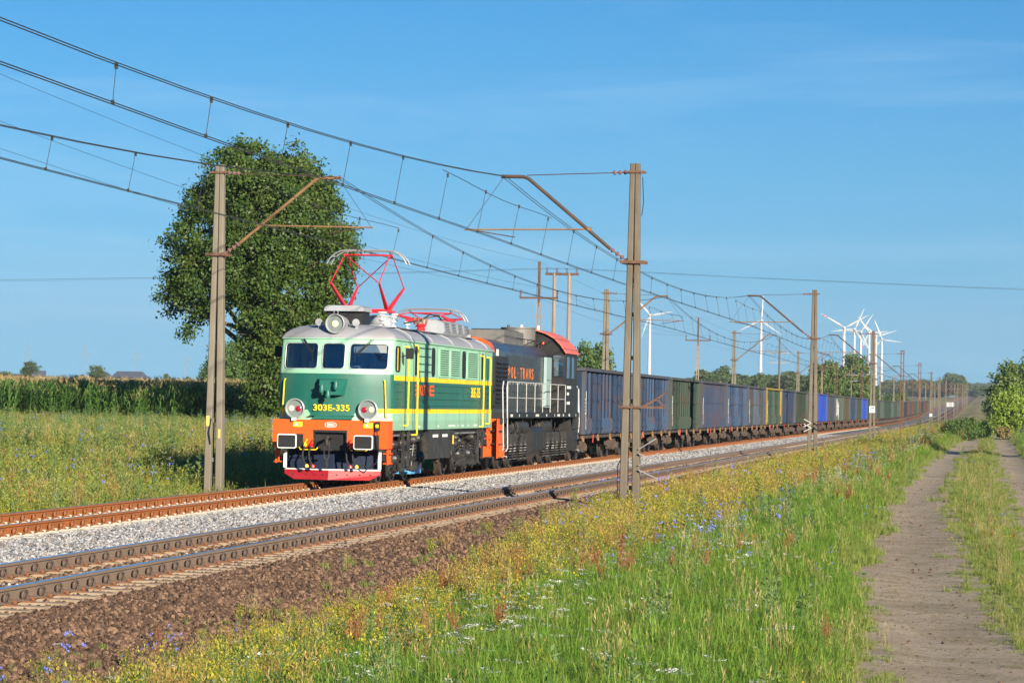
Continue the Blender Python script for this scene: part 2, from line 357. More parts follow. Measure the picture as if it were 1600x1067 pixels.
# dirt path: two ruts
def path_mat():
    m, t, b, o = newmat('trodden_dirt')
    n1 = noise(t, .7, 5, .6); n2 = noise(t, 14, 6, .7); n3 = noise(t, 60, 3, .6); n4 = noise(t, 2.2, 5, .65, stretch=(1, .25, 1))
    c = ramp(t, n1, [(.3, (.28, .215, .145)), (.7, (.44, .35, .24))])
    c = mixc(t, ramp(t, n4, [(.45, (0, 0, 0)), (.7, (.7, .7, .7))]), c, (.36, .30, .22))
    c = mixc(t, ramp(t, n2, [(.32, (.8, .8, .8)), (.48, (0, 0, 0))]), c, (.13, .105, .08))
    c = mixc(t, ramp(t, noise(t, 1.1, 6, .7), [(.52, (0, 0, 0)), (.66, (.55, .55, .55))]), c, (.17, .15, .075))
    c = mixc(t, ramp(t, n3, [(.66, (0, 0, 0)), (.72, (.8, .8, .8))]), c, (.45, .42, .38))
    t.links.new(c, b.inputs['Base Color']); b.inputs['Roughness'].default_value = .95; b.inputs['Specular IOR Level'].default_value = .15
    bump(t, b, n2, .7, .03); return m
PM_ = path_mat()
for s in (0, 1):
    ys = np.concatenate([np.arange(6, 60, .18), np.arange(60, 130, .4), np.arange(130, 320, 1.5)])
    k = 9; rows = []
    wl = 1.2 + .10 * np.sin(ys * .9 + s) + .06 * np.sin(ys * 2.7 + 2 * s)
    wr = 1.1 + .08 * np.sin(ys * .7 + 1 + s) + .06 * np.sin(ys * 3.1) + (.6 * (1 - sm(27, 34, ys)) if s == 0 else 0)
    c = rut(ys, s); u = np.linspace(0, 1, k)
    X = (c - wl)[:, None] * (1 - u) + (c + wr)[:, None] * u; Y = np.repeat(ys[:, None], k, 1)
    Z = ground(X, Y) + .012 + .012 * np.sin(u * PI)
    co = np.stack([X, Y, Z], -1).reshape(-1, 3); i = np.arange((len(ys) - 1) * (k - 1)); a = (i // (k - 1)) * k + i % (k - 1)
    tag(link('dirt_path', rawmesh('dirt_path', co, np.stack([a, a + 1, a + k + 1, a + k], -1), PM_)), kind='structure')

# ------------------------------------------------------------------ scatter (stuff only)
def scatter_group():
    g = bpy.data.node_groups.new('scatter', 'GeometryNodeTree')
    g.interface.new_socket('Geometry', in_out='INPUT', socket_type='NodeSocketGeometry')
    g.interface.new_socket('Collection', in_out='INPUT', socket_type='NodeSocketCollection')
    g.interface.new_socket('Geometry', in_out='OUTPUT', socket_type='NodeSocketGeometry')
    gi = g.nodes.new('NodeGroupInput'); go = g.nodes.new('NodeGroupOutput')
    ci = g.nodes.new('GeometryNodeCollectionInfo'); ci.inputs['Separate Children'].default_value = True; ci.inputs['Reset Children'].default_value = True
    ip = g.nodes.new('GeometryNodeInstanceOnPoints'); ip.inputs['Pick Instance'].default_value = True
    def attr(name, dt):
        n = g.nodes.new('GeometryNodeInputNamedAttribute'); n.data_type = dt; n.inputs['Name'].default_value = name; return n.outputs['Attribute']
    L = g.links.new
    L(gi.outputs['Geometry'], ip.inputs['Points']); L(gi.outputs['Collection'], ci.inputs['Collection']); L(ci.outputs[0], ip.inputs['Instance'])
    L(attr('pick', 'INT'), ip.inputs['Instance Index']); L(attr('rot', 'FLOAT_VECTOR'), ip.inputs['Rotation']); L(attr('scl', 'FLOAT_VECTOR'), ip.inputs['Scale'])
    L(ip.outputs[0], go.inputs[0]); return g
SG = scatter_group()
def protos(cname, items):
    """items: list of (name, mesh); returns collection (children sorted by name = given order)"""
    c = bpy.data.collections.new(cname)
    for i, me in enumerate(items):
        c.objects.link(bpy.data.objects.new('%s_%02d' % (cname, i), me))
    return c
def scatter(name, coll, pts, pick, rot, scl, label, cat, group=None):
    pts = np.asarray(pts, 'f'); n = len(pts)
    me = bpy.data.meshes.new(name); me.vertices.add(n); me.vertices.foreach_set('co', pts.ravel())
    a = me.attributes.new('pick', 'INT', 'POINT'); a.data.foreach_set('value', np.asarray(pick, 'i'))
    a = me.attributes.new('rot', 'FLOAT_VECTOR', 'POINT'); a.data.foreach_set('vector', np.asarray(rot, 'f').ravel())
    a = me.attributes.new('scl', 'FLOAT_VECTOR', 'POINT'); a.data.foreach_set('vector', np.asarray(scl, 'f').ravel())
    me.update(); o = link(name, me)
    md = o.modifiers.new('scatter', 'NODES'); md.node_group = SG
    for it in SG.interface.items_tree:
        if it.item_type == 'SOCKET' and it.name == 'Collection': md[it.identifier] = coll
    return tag(o, label, cat, group, 'stuff')
def in_view(x, y, mx=6.0):
    """keep only what could be seen from near the photograph's position (wide margin)"""
    a = np.arctan2(-(x - CAM.x), y)          # angle to the left of +Y
    m = np.arctan2(mx, np.maximum(y, 1)); h = math.atan(800 / F_PX)
    return (a < YAW + h + m) & (a > YAW - h - m) & (y > 8)
#==TRACK==
# ------------------------------------------------------------------ ballast beds and tracks
def bed_mat(name, stops, sc):
    m, t, b, o = newmat(name)
    tc = t.nodes.new('ShaderNodeTexCoord'); vo = t.nodes.new('ShaderNodeTexVoronoi'); vo.inputs['Scale'].default_value = sc
    t.links.new(tc.outputs['Object'], vo.inputs['Vector'])
    sp = t.nodes.new('ShaderNodeSeparateColor'); t.links.new(vo.outputs['Color'], sp.inputs[0])
    t.links.new(ramp(t, sp.outputs[0], stops), b.inputs['Base Color']); b.inputs['Roughness'].default_value = .9
    b.inputs['Specular IOR Level'].default_value = .2
    bump(t, b, vo.outputs['Distance'], 1.0, .04); return m
BROWN = [(0, (.03, .02, .015)), (.35, (.072, .043, .029)), (.7, (.11, .066, .043)), (1, (.19, .12, .078))]
GREYS = [(0, (.04, .04, .045)), (.25, (.14, .14, .145)), (.6, (.255, .26, .27)), (.85, (.37, .37, .375)), (1, (.22, .155, .10))]
GREYBED = [(0, (.05, .05, .05)), (.5, (.16, .16, .165)), (1, (.28, .28, .28))]
def stone_mat(name, stops):
    m, t, b, o = newmat(name); oi = t.nodes.new('ShaderNodeObjectInfo')
    n = noise(t, 9, 3, .6); c = mixc(t, 1, ramp(t, oi.outputs['Random'], stops), mth(t, 'MULTIPLY_ADD', n, .7, .65), 'MULTIPLY')
    t.links.new(c, b.inputs['Base Color']); b.inputs['Roughness'].default_value = .85; b.inputs['Specular IOR Level'].default_value = .25; return m
def bed(name, prof, mat):
    ys = np.concatenate([np.arange(-20, 130, 2.), np.arange(130, 740, 10.), np.geomspace(750, 2600, 24)])
    px = np.array([p[0] for p in prof]); pz = np.array([p[1] for p in prof])
    X = np.repeat(px[None], len(ys), 0); Y = np.repeat(ys[:, None], len(px), 1); Z = pz[None] + railz(Y)
    k = len(px); co = np.stack([X, Y, Z], -1).reshape(-1, 3); i = np.arange((len(ys) - 1) * (k - 1)); a = (i // (k - 1)) * k + i % (k - 1)
    return tag(link(name, rawmesh(name, co, np.stack([a, a + 1, a + k + 1, a + k], -1), mat, smooth=False)), kind='structure')
PROF_G = [(-S - 2.5, -.80), (-S - 1.6, -.25), (-S - .9, -.235), (-S + .9, -.235), (-S + 1.25, -.215), (-3.0, -.215), (-1.5, -.215), (-1.02, -.225)]
PROF_B = [(-1.02, -.232), (-.6, -.235), (1.4, -.235), (1.75, -.27), (3.15, -.84)]
bed('grey_ballast', PROF_G, bed_mat('grey_ballast_bed', GREYBED, 22))
bed('brown_ballast', PROF_B, bed_mat('brown_ballast_bed', BROWN, 20))
def rock(seed):
    import bmesh
    r = random.Random(seed); bm = bmesh.new(); bmesh.ops.create_icosphere(bm, subdivisions=1, radius=1)
    sx, sy, sz = r.uniform(.75, 1.25), r.uniform(.7, 1.1), r.uniform(.55, .9)
    for v in bm.verts:
        k = r.uniform(.72, 1.2); v.co = Vector((v.co.x * sx * k, v.co.y * sy * k, v.co.z * sz * k))
    me = bpy.data.meshes.new('stone'); bm.to_mesh(me); bm.free(); return me
def rocks(cname, mat, n=6, s0=0):
    out = []
    for i in range(n):
        me = rock(s0 + i); me.materials.append(mat); out.append(me)
    return protos(cname, out)
RB = rocks('brown_stone', stone_mat('brown_stone', BROWN)); RG = rocks('grey_stone', stone_mat('grey_stone', GREYS), s0=20)
def stones(name, coll, prof, zones, label):
    P = []; SC = []
    px = [p[0] for p in prof]; pz = [p[1] for p in prof]
    for (x0, x1, y0, y1, dens, s) in zones:
        n = int((x1 - x0) * (y1 - y0) * dens); x = rng.uniform(x0, x1, n); y = rng.uniform(y0, y1, n)
        k = in_view(x, y); x = x[k]; y = y[k]
        P.append(np.stack([x, y, np.interp(x, px, pz) + railz(y) + rng.uniform(-.02, .018, len(x))], -1)); SC.append(rng.uniform(.6, 1.3, len(x)) * s)
    P = np.concatenate(P); s = np.concatenate(SC); n = len(P)
    scatter(name, coll, P, rng.integers(0, 6, n), rng.uniform(0, 6.28, (n, 3)), np.stack([s] * 3, -1), label, 'ballast')
stones('loose_brown_ballast', RB, [(-4.2, -.225)] + PROF_B, [(-2.6, -1.0, 24, 120, 16, .028), (-4.1, -2.6, 24, 120, 6, .026), (-.7, .7, 20, 70, 260, .03), (.85, 3.3, 18, 42, 560, .033), (.85, 3.3, 42, 75, 330, .036), (-.7, 3.2, 75, 170, 90, .045)],
       'rusty brown crushed stones under and beside the near track')
stones('loose_grey_ballast', RG, PROF_G + [(3, -.235)], [(-1.1, .7, 24, 120, 10, .028), (-4.1, -1.0, 26, 62, 420, .030), (-4.1, -1.0, 62, 120, 240, .034), (-4.1, -1.0, 120, 260, 60, .05), (-7.0, -4.3, 36, 110, 80, .034)],
       'fresh pale grey crushed stones between the two tracks')

RAIL = [(-.075, -.172), (.075, -.172), (.075, -.160), (.012, -.142), (.009, -.05), (.036, -.036), (.036, -.006), (.028, 0), (-.028, 0), (-.036, -.006), (-.036, -.036), (-.009, -.05), (-.012, -.142), (-.075, -.160)]
def rail_mesh(name, web, top):
    ys = np.concatenate([[-20, 200, 400], np.linspace(430, 740, 10), np.geomspace(760, 2600, 14)])
    n = len(RAIL); mb = MB(); vs = []
    for y in ys:
        zz = float(railz(y)); vs += [(p[0], y, p[1] + zz) for p in RAIL]
    fs = []; mi = []
    for i in range(len(ys) - 1):
        for j in range(n):
            fs.append((i * n + j, i * n + (j + 1) % n, (i + 1) * n + (j + 1) % n, (i + 1) * n + j)); mi.append(1 if j in (6, 7, 8) else 0)
    mb.add(vs, fs); mb.m = mi
    return mb.mesh(name, [web, top], 30)
M['rail_rust'] = pm('rusty_rail_web', (.27, .088, .024), .85, var=.3, scale=1.5, dirt=(.13, .06, .03), dirt_amt=.55, spec=.2)
M['rail_grey'] = pm('worn_rail_web', (.175, .125, .09), .7, .1, var=.18, scale=1.5, dirt=(.10, .07, .05), dirt_amt=.4)
M['rail_top'] = pm('polished_rail_head', (.50, .52, .55), .22, .9, var=.12, scale=1.2, stretch=(4, .1, 1))
M['rail_top_dull'] = pm('dull_rail_head', (.30, .23, .18), .4, .7, var=.25, scale=1.2, stretch=(4, .1, 1))
M['sleeper_tan'] = pm('stained_concrete_sleeper', (.27, .205, .14), .9, var=.3, scale=6, dirt=(.12, .075, .05), dirt_amt=.6, bmp=.3)
M['sleeper_pale'] = pm('new_concrete_sleeper', (.42, .39, .33), .9, var=.2, scale=6, dirt=(.25, .18, .12), dirt_amt=.4, bmp=.2)
M['clip_dark'] = pm('clip_steel_dark', (.10, .07, .055), .6, .3, var=.3, scale=20)
M['clip_rust'] = pm('clip_steel_rust', (.21, .08, .03), .7, .2, var=.3, scale=20)
def sleeper_mesh(mat):
    mb = MB(); prof = [(-.15, -.40), (.15, -.40), (.11, -.185), (-.11, -.185)]
    for x0, x1, zt in ((-1.28, -.55, 0), (-.55, .55, -.03), (.55, 1.28, 0)):
        mb.prism([(p[0], p[1] + (zt if p[1] > -.3 else 0)) for p in prof], 'x', x0, x1)
    return mb.mesh('sleeper', mat, 0)
def clip_mesh(mat, pad):
    mb = MB(); mb.bx(-.17, .17, -.075, .075, -.184, -.171, 1)
    for s in (-1, 1):
        ring = [(s * (.066 + .012 * math.cos(t)), .066 * math.cos(t), -.112 + .056 * math.sin(t)) for t in np.linspace(-.7, PI + .9, 10)]
        mb.tube(ring, .015, 5, 0); mb.lathe([(.040, 0), (.040, .022), (.02, .032)], (s * .045, 0, -.115), (s, 0, 0), 8, 0); mb.bx(min(s * .08, s * .13), max(s * .08, s * .13), -.05, .05, -.171, -.15, 0)
        mb.lathe([(.026, 0), (.026, .03), (.012, .045)], (s * .10, 0, -.15), (0, 0, 1), 6, 0)
        mb.bx(min(s * .075, s * .15), max(s * .075, s * .15), .075, .105, -.172, -.135, 1)
    return mb.mesh('rail_clip', [mat, pad], 0)
for (nm, X, y0, web, top, slm, clm, pad, lab) in (
        ('railway_track', 0.0, 18.0, M['rail_grey'], M['rail_top'], M['sleeper_tan'], M['clip_dark'], M['clip_rust'], 'grey brown worn railway track on dark brown ballast next to the meadow'),
        ('railway_track', -S, 34.0, M['rail_rust'], M['rail_top_dull'], M['sleeper_pale'], M['clip_rust'], M['sleeper_pale'], 'rusty orange railway track under the train on fresh grey ballast')):
    root = thing(nm, lab, 'railway track', (X, 0, 0)); root['kind'] = 'structure'
    rm = rail_mesh('rail', web, top)
    for s in (-1, 1): link('rail', rm, root, (s * .7525, 0, 0))
    sl_, cl_ = sleeper_mesh(slm), clip_mesh(clm, pad)
    for i in range(300): link('sleeper', sl_, root, (0, y0 + .6 * i, 0))
    for i in range(150):
        for s in (-1, 1): link('rail_clip', cl_, root, (s * .7525, y0 + .6 * i, 0))
    # beyond: one mesh part each
    mb = MB()
    for i in range(300, 620):
        y = y0 + .6 * i; z = float(railz(y)); mb.bx(-1.28, 1.28, y - .12, y + .12, -.4 + z, -.187 + z)
    tag(mb.obj('far_sleepers', slm, root), kind='stuff')
    mb = MB()
    for i in range(150, 560):
        y = y0 + .6 * i; z = float(railz(y))
        for s in (-1, 1): mb.bx(s * .7525 - .13, s * .7525 + .13, y - .07, y + .07, -.184 + z, -.10 + z)
    tag(mb.obj('far_rail_clips', clm, root), kind='stuff')
    if X == 0:
        pass

# ------------------------------------------------------------------ overhead line masts
MASTS_R = [66.45 + 69.9 * i for i in range(0, 16)]
MASTS_L = [71.3 + 75.4 * i for i in range(0, 15)]
def insulator(mb, p, q, mi, n=5, r=.055):
    p = Vector(p); q = Vector(q); d = (q - p); L = d.length
    prof = [(.02, 0)]
    for i in range(n):
        a = L * (i + .15) / n; prof += [(.02, a), (r, a + L * .2 / n), (r * .9, a + L * .45 / n), (.02, a + L * .6 / n)]
    prof.append((.02, L)); mb.lathe(prof, p, d, 10, mi)
def concrete_mast(cmat):
    """twin leg concrete mast, bracket towards -x, axis at x=0"""
    legs = []
    for s in (-1, 1):
        mb = MB(); zs = [-1.4, .5, 5.3, 7.7]; off = [.150, .142, .080, .057]; wxs = [.088, .085, .068, .056]
        vs = []
        for z, o, wx in zip(zs, off, wxs):
            wy = lrp(.17, .10, (z + 1.4) / 9.1)
            c = s * o; vs += [(c - wx + .02, -wy, z), (c + wx - .02, -wy, z), (c + wx, -wy + .02, z), (c + wx, wy - .02, z), (c + wx - .02, wy, z), (c - wx + .02, wy, z), (c - wx, wy - .02, z), (c - wx, -wy + .02, z)]
        fs = [tuple(range(7, -1, -1)), tuple(range(24, 32))]
        for i in range(3):
            for j in range(8): fs.append((i * 8 + j, i * 8 + (j + 1) % 8, i * 8 + 8 + (j + 1) % 8, i * 8 + 8 + j))
        mb.add(vs, fs); legs.append(mb.mesh('leg', cmat, 25))
    sp = [MB().bx(-.09, .09, -.03, .03, z - .05, z + .05).mesh('spacer_block', cmat, 0) for z in (.2, 1.2, 2.2, 3.2, 4.2, 5.0)]
    sp.append(MB().bx(-.05, .05, -.07, .07, 5.6, 7.6).mesh('spacer_block', cmat, 0))
    return legs, sp
def steel_mast():
    mb1 = MB(); mb2 = MB()
    for s, mb in ((-1, mb1), (1, mb2)):
        c = s * .13; mb.bx(c - .045, c + .045, -.08, -.066, -1.4, 7.75); mb.bx(c - .045, c - .03, -.066, .08, -1.4, 7.75)
    sp = [MB().bx(-.15, .15, -.06, -.045, z, z + .06).mesh('batten', M['steel_rust'], 0) for z in np.arange(.3, 7.6, .9)]
    sp.append(MB().bx(-.2, .2, -.1, .1, 7.70, 7.80).mesh('cap_plate', M['steel_rust'], 0))
    return [mb1.mesh('leg', M['steel_rust'], 0), mb2.mesh('leg', M['steel_rust'], 0)], sp
def bracket_parts(tubem):
    P = {}
    mb = MB(); mb.tube([(-.55, 0, 5.72), (-2.5, 0, 7.34), (-2.62, 0, 7.385), (-3.15, 0, 7.39)], .042, 8); P['bracket_tube'] = (mb.mesh('bracket_tube', tubem), None)
    mb = MB(); mb.tube([(-.12, 0, 7.50), (-1.4, 0, 7.46), (-2.55, 0, 7.42)], .012, 6); P['tie_rod'] = (mb.mesh('tie_rod', M['bracket_dark']), None)
    mb = MB(); insulator(mb, (-.12, 0, 5.42), (-.56, 0, 5.73), 0, 4, .06); P['bracket_insulator'] = (mb.mesh('bracket_insulator', M['porcelain']), None)
    mb = MB(); insulator(mb, (-.18, 0, 7.505), (-.55, 0, 7.49), 0, 3, .06); P['tie_insulator'] = (mb.mesh('tie_insulator', M['porcelain']), None)
    mb = MB(); mb.tube([(-1.10, 0, 6.17), (-4.0, 0, 6.14)], .022, 6); mb.lathe([(.05, 0), (.05, .1)], (-1.0, 0, 6.17), (-1, 0, 0), 8); P['steady_arm'] = (mb.mesh('steady_arm', M['bracket']), None)
    mb = MB(); mb.tube([(-3.75, 0, 6.12), (-2.82, 0.1, 5.98)], .014, 6); P['registration_arm'] = (mb.mesh('registration_arm', M['bracket_dark']), None)
    mb = MB(); mb.tube([(-3.1, 0, 7.36), (-3.95, 0, 6.16)], .006, 5); P['stay_wire'] = (mb.mesh('stay_wire', M['wire']), None)
    for k_, (a, b) in enumerate((((-.3, .3, -.2, -.17, 5.38, 5.45), 'lower_clamp'), ((-.3, .3, .17, .2, 5.38, 5.45), 'rear_lower_clamp'), ((-.16, -.1, -.12, .12, 5.36, 5.47), 'bracket_lug'), ((-.22, .24, -.14, -.115, 7.48, 7.53), 'upper_clamp'), ((-.22, .24, .115, .14, 7.48, 7.53), 'rear_upper_clamp'))):
        P[b] = (MB().bx(*a).mesh(b, M['steel_rust'], 0), None)
    return P
CM, CMG, STM = concrete_mast(M['concrete']), concrete_mast(M['concrete_grey']), steel_mast()
BRK = {True: bracket_parts(M['bracket']), False: bracket_parts(M['bracket_dark'])}
def mast(x, y, side, steel, light, label, group=None, cat='mast', dz=0.0, full=True):
    r = thing('overhead_line_mast', label, cat, (x, y, float(railz(y)) + dz), group, scale=(side, 1, 1))
    legs, spm = STM if steel else (CM if side > 0 else CMG)
    for l in legs: link('leg', l, r)
    for q_ in spm: link(q_.name.split('.')[0], q_, r)
    for k, (me, _) in BRK[light].items(): link(k, me, r)
    return r
ordn = ['first', 'second', 'third', 'fourth', 'fifth', 'sixth', 'seventh', 'eighth', 'ninth', 'tenth', 'eleventh', 'twelfth', 'thirteenth', 'fourteenth', 'fifteenth', 'sixteenth', 'seventeenth', 'eighteenth', 'nineteenth', 'twentieth']
def ordinal(i):
    if i < 20: return ordn[i]
    return {2: 'twenty-', 3: 'thirty-', 4: 'forty-'}[(i + 1) // 10] + ordn[(i + 1) % 10 - 1] if (i + 1) % 10 else {3: 'thirtieth', 4: 'fortieth'}[(i + 1) // 10]
def wag_label(y, base):
    k = int((y - (70.9 + 35.05)) / 14.83)
    return '%s level with the %s gondola wagon' % (base, ordinal(k)) if k < 42 else base + ' far beyond the last wagon'
LR = ['tall twin-leg concrete mast with rusty crossbar at its waist, beside the near track', 'concrete mast with white zigzag boards near its foot', 'concrete mast carrying the small white kilometre plate', 'slim rusty steel mast, next after the kilometre plate mast', 'slim rusty steel mast, second after the kilometre plate mast', 'concrete mast with small blank white plate, third after the kilometre plate mast']
for i, y in enumerate(MASTS_R):
    steel = i in (3, 4, 8, 11)
    r = mast(3.1, y, 1, steel, False, LR[i] if i < 6 else wag_label(y, 'overhead line mast beside the near track'), None if i < 6 else 'far masts on the path side')
    if i == 0:
        mb = MB(); mb.bx(-.28, .8, -.2, -.16, 2.04, 2.09); mb.bar((.3, -.18, 2.08), (.62, -.18, 2.26), .05); mb.bar((.62, -.18, 2.26), (.78, -.18, 2.08), .04); mb.bar((.62, -.18, 2.26), (.84, -.18, 2.42), .04)
        mb.obj('crossbar', M['steel_rust'], r, smooth=0)
        for z0, z1, x1 in ((1.1, 1.35, .62), (.72, 1.02, .68), (1.0, .82, .66), (.62, .42, .68)): MB().bar((.22, -.22, z0), (x1, -.22, z1), .05, .02).obj('tie_plate', M['grey_steel'], r, smooth=0)
        mb = MB(); mb.tube([(-.24, -.16, -1), (-.27, -.18, .2), (-.27, -.18, .7), (-.2, -.18, .85)], .012, 6); mb.obj('earth_cable', M['rubber'], r)
        mb = MB(); mb.tube([(.16, .1, 7.4), (.19, .12, 6.8), (.15, .12, 6.5)], .01, 5); mb.obj('bond_wire', M['rubber'], r)
    if i == 1:
        for z in (1.44, 1.21):
            for e in (-1, 1):
                MB().bar((-.40, -.2, z + e * .18), (-.06, -.2, z), .05, .02).obj('zigzag_board', M['white'], r, smooth=0)
                MB().bar((.08, -.2, z), (.42, -.2, z + e * .18), .05, .02).obj('dark_zigzag_board', M['navy'], r, smooth=0)
    if i == 2:
        mb = MB(); mb.bx(-.2, .2, -.215, -.2, 1.92, 2.38); pl = mb.obj('kilometre_plate', M['white'], r, smooth=0)
        text_mesh('plate_lettering', '184', .3, M['black'], parent=pl, loc=(0, -.217, 2.26), width=.3, height=.14, bold=.006)
        text_mesh('plate_lettering', '8', .3, M['black'], parent=pl, loc=(0, -.217, 2.03), width=.09, height=.13, bold=.006)
    if i == 5:
        mb = MB(); mb.bx(-.18, .18, -.215, -.2, 1.35, 1.75); mb.obj('blank_plate', M['white'], r, smooth=0)
LL = ['tall twin-leg concrete mast with yellow stripes standing left of the green locomotive', 'concrete mast with brown bracket behind the second gondola wagon', 'concrete mast rising behind the fifth and sixth gondola wagons', 'concrete mast behind the train near the big wooden transformer pole']
for i, y in enumerate(MASTS_L):
    r = mast(-S - 3.1, y, -1, i in (4, 5, 9), True, LL[i] if i < 4 else wag_label(y, 'overhead line mast on the field side'), None if i < 4 else 'far masts on the field side', dz=.33)
    if i == 0:
        MB().bx(.10, .19, -.182, -.176, 1.05, 1.32).obj('yellow_band', M['faded_yellow'], r, smooth=0); MB().bx(-.19, -.12, -.182, -.176, .75, .98).obj('yellow_band', M['faded_yellow'], r, smooth=0)
        mb = MB(); mb.tube([(.05, -.2, 1.25), (.10, -.22, .9), (.06, -.2, .6)], .014, 6); mb.obj('hanging_cable', M['rubber'], r)

# ------------------------------------------------------------------ contact lines
def catenary(name, X, sup, sup_z, label, dx, mid=6.42, zc=5.95):
    r = thing(name, label, 'overhead wire', (X, 0, 0))
    yy = [sup[0] - (sup[1] - sup[0])] + list(sup); pm_, pc = [], []
    def zm(y, a, b):
        t = (y - a) / (b - a); return sup_z - .02 - (sup_z - mid) * 4 * t * (1 - t)
    segs = list(zip(yy[:-1], yy[1:]))
    for off, nm in ((-dx, 'messenger_wire'), (dx, 'messenger_wire')):
        pts = []
        for a, b in segs:
            for y in np.linspace(a, b, 19)[:-1]: pts.append((off, y, zm(y, a, b) + float(railz(y))))
        MB().tube(pts, .0085, 5).obj(nm, M['wire'], r)
    for off in (-dx, dx):
        pts = []
        for j, (a, b) in enumerate(segs):
            for y in np.linspace(a, b, 9)[:-1]:
                t = (y - a) / (b - a); st = .18 * math.cos(PI * (j + t)); pts.append((off + st, y, zc - .05 * math.sin(PI * t) + float(railz(y))))
        MB().tube(pts, .0085, 5).obj('contact_wire', M['wire'], r)
    for j, s in enumerate(sup[:9]):
        z0 = float(railz(s)); pts = [(0, s + d, lrp(6.92, 6.83, math.cos(PI * d / 15.2) ** 2) + z0) for d in np.linspace(-7.6, 7.6, 9)]
        MB().tube(pts, .008, 5).obj('stitch_wire', M['wire'], r)
    for j, (a, b) in enumerate(segs[:9]):
        n = 15
        for i in range(n):
            y = lrp(a, b, (i + .5) / n); t = (y - a) / (b - a); near = min(y - a, b - y)
            zt = zm(y, a, b) if near > 7.6 else 6.88
            st = .18 * math.cos(PI * (j + t)); z0 = float(railz(y)); zb = zc - .05 * math.sin(PI * t)
            mb = MB(); mb.tube([(0, y, zt + z0), (st, y, zb + z0)], .0055, 4)
            mb.bx(-.02, .02, y - .015, y + .015, zt + z0 - .07, zt + z0 + .015); mb.bx(st - .02, st + .02, y - .015, y + .015, zb + z0 - .015, zb + z0 + .045)
            mb.obj('dropper', M['wire'], r, smooth=0)
    return r
catenary('overhead_wire', 0.0, MASTS_R, 7.42, 'double overhead wire with droppers above the near empty track', .045)
catenary('overhead_wire', -S, MASTS_L, 7.75, 'double overhead wire with droppers above the train', .045, mid=6.45, zc=6.09)
#==ELOCO==
# ------------------------------------------------------------------ electric locomotive
YL = 70.9
def loco_paint():
    m, t, b, o = newmat('loco_livery')
    tc = t.nodes.new('ShaderNodeTexCoord'); sp = t.nodes.new('ShaderNodeSeparateXYZ'); t.links.new(tc.outputs['Object'], sp.inputs[0])
    x, y, z = sp.outputs
    ax = mth(t, 'ABSOLUTE', x)
    def band(v, a, c): return mth(t, 'MULTIPLY', mth(t, 'GREATER_THAN', v, a), mth(t, 'LESS_THAN', v, c))
    LG, DG, YE = (.255, .485, .335, 1), (.010, .105, .080, 1), (.82, .56, .006, 1)
    front = mth(t, 'LESS_THAN', y, .62); side = mth(t, 'SUBTRACT', 1.0, front)
    c = mixc(t, mth(t, 'MULTIPLY', band(z, 1.86, 2.74), side), LG, DG)
    c = mixc(t, mth(t, 'MULTIPLY', mth(t, 'LESS_THAN', z, 2.79), front), c, DG)
    # mint lower corners of the nose
    tri = mth(t, 'LESS_THAN', z, mth(t, 'MULTIPLY_ADD', mth(t, 'SUBTRACT', ax, .47), 1.5, 1.62))
    lowc = mth(t, 'MULTIPLY', mth(t, 'MULTIPLY', tri, mth(t, 'LESS_THAN', z, 1.87)), front)
    c = mixc(t, lowc, c, LG)
    c = mixc(t, mth(t, 'MULTIPLY', band(z, 2.645, 2.765), side), c, YE)
    out = mth(t, 'GREATER_THAN', ax, 1.12)
    c = mixc(t, mth(t, 'MULTIPLY', band(z, 1.81, 1.925), mth(t, 'MAXIMUM', side, out)), c, YE)
    n1 = noise(t, 1.6, 6, .65, stretch=(1, 1, .3)); n2 = noise(t, 5, 5, .6)
    c = mixc(t, 1.0, c, mth(t, 'MULTIPLY_ADD', n2, .22, .89), 'MULTIPLY')
    c = mixc(t, mth(t, 'MULTIPLY', ramp(t, n1, [(.42, (0, 0, 0)), (.74, (1, 1, 1))]), .30), c, (.14, .12, .09))
    c = mixc(t, mth(t, 'MULTIPLY', mth(t, 'MULTIPLY', mth(t, 'LESS_THAN', z, 1.62), side), mth(t, 'MULTIPLY', noise(t, 3.5, 6, .7, stretch=(1, 1.5, .4)), .34)), c, (.12, .11, .085))
    t.links.new(c, b.inputs['Base Color']); t.links.new(mth(t, 'MULTIPLY_ADD', n1, .2, .36), b.inputs['Roughness']); b.inputs['Specular IOR Level'].default_value = .28
    return m
M['livery'] = loco_paint()
def yf(x, z): return .06 + .44 * (abs(x) / 1.45) ** 2 + max(0, z - 2.75) * .24
E1 = thing('electric_locomotive', 'green and mint electric locomotive with orange buffer beam and raised red pantograph', 'locomotive', (-S, YL, -.02))
WIN = [(-1.33, -.41), (-.29, .29), (.41, 1.33)]
fx = [-1.385, -1.33, -1.1, -.87, -.64, -.41, -.29, -.1, .1, .29, .41, .64, .87, 1.1, 1.33, 1.385]
def ring(z, grow=0.0):
    p = [(x, yf(x, z)) for x in fx]
    ye = yf(1.385, z)
    for a in (25, 50, 75, 90): p.append((1.385 + .09 * math.sin(math.radians(a)), ye + .17 * (1 - math.cos(math.radians(a)))))
    p += [(1.475, 1.2), (1.475, 2.1), (1.475, 3.0), (1.475, 8.0), (1.475, 13.0), (1.475, 15.2), (1.40, 15.4), (0, 15.42), (-1.40, 15.4), (-1.475, 15.2), (-1.475, 8.0), (-1.475, 2.0), (-1.475, 1.2)]
    for a in (90, 75, 50, 25): p.append((-1.385 - .09 * math.sin(math.radians(a)), ye + .17 * (1 - math.cos(math.radians(a)))))
    return p
zs = [1.38, 1.62, 1.8, 2.1, 2.45, 2.79, 2.90, 3.12, 3.34, 3.56, 3.68]
mb = MB(); vs = []; n = None
for z in zs:
    p = ring(z); n = len(p); vs += [(a, b, z) for a, b in p]
fs = []
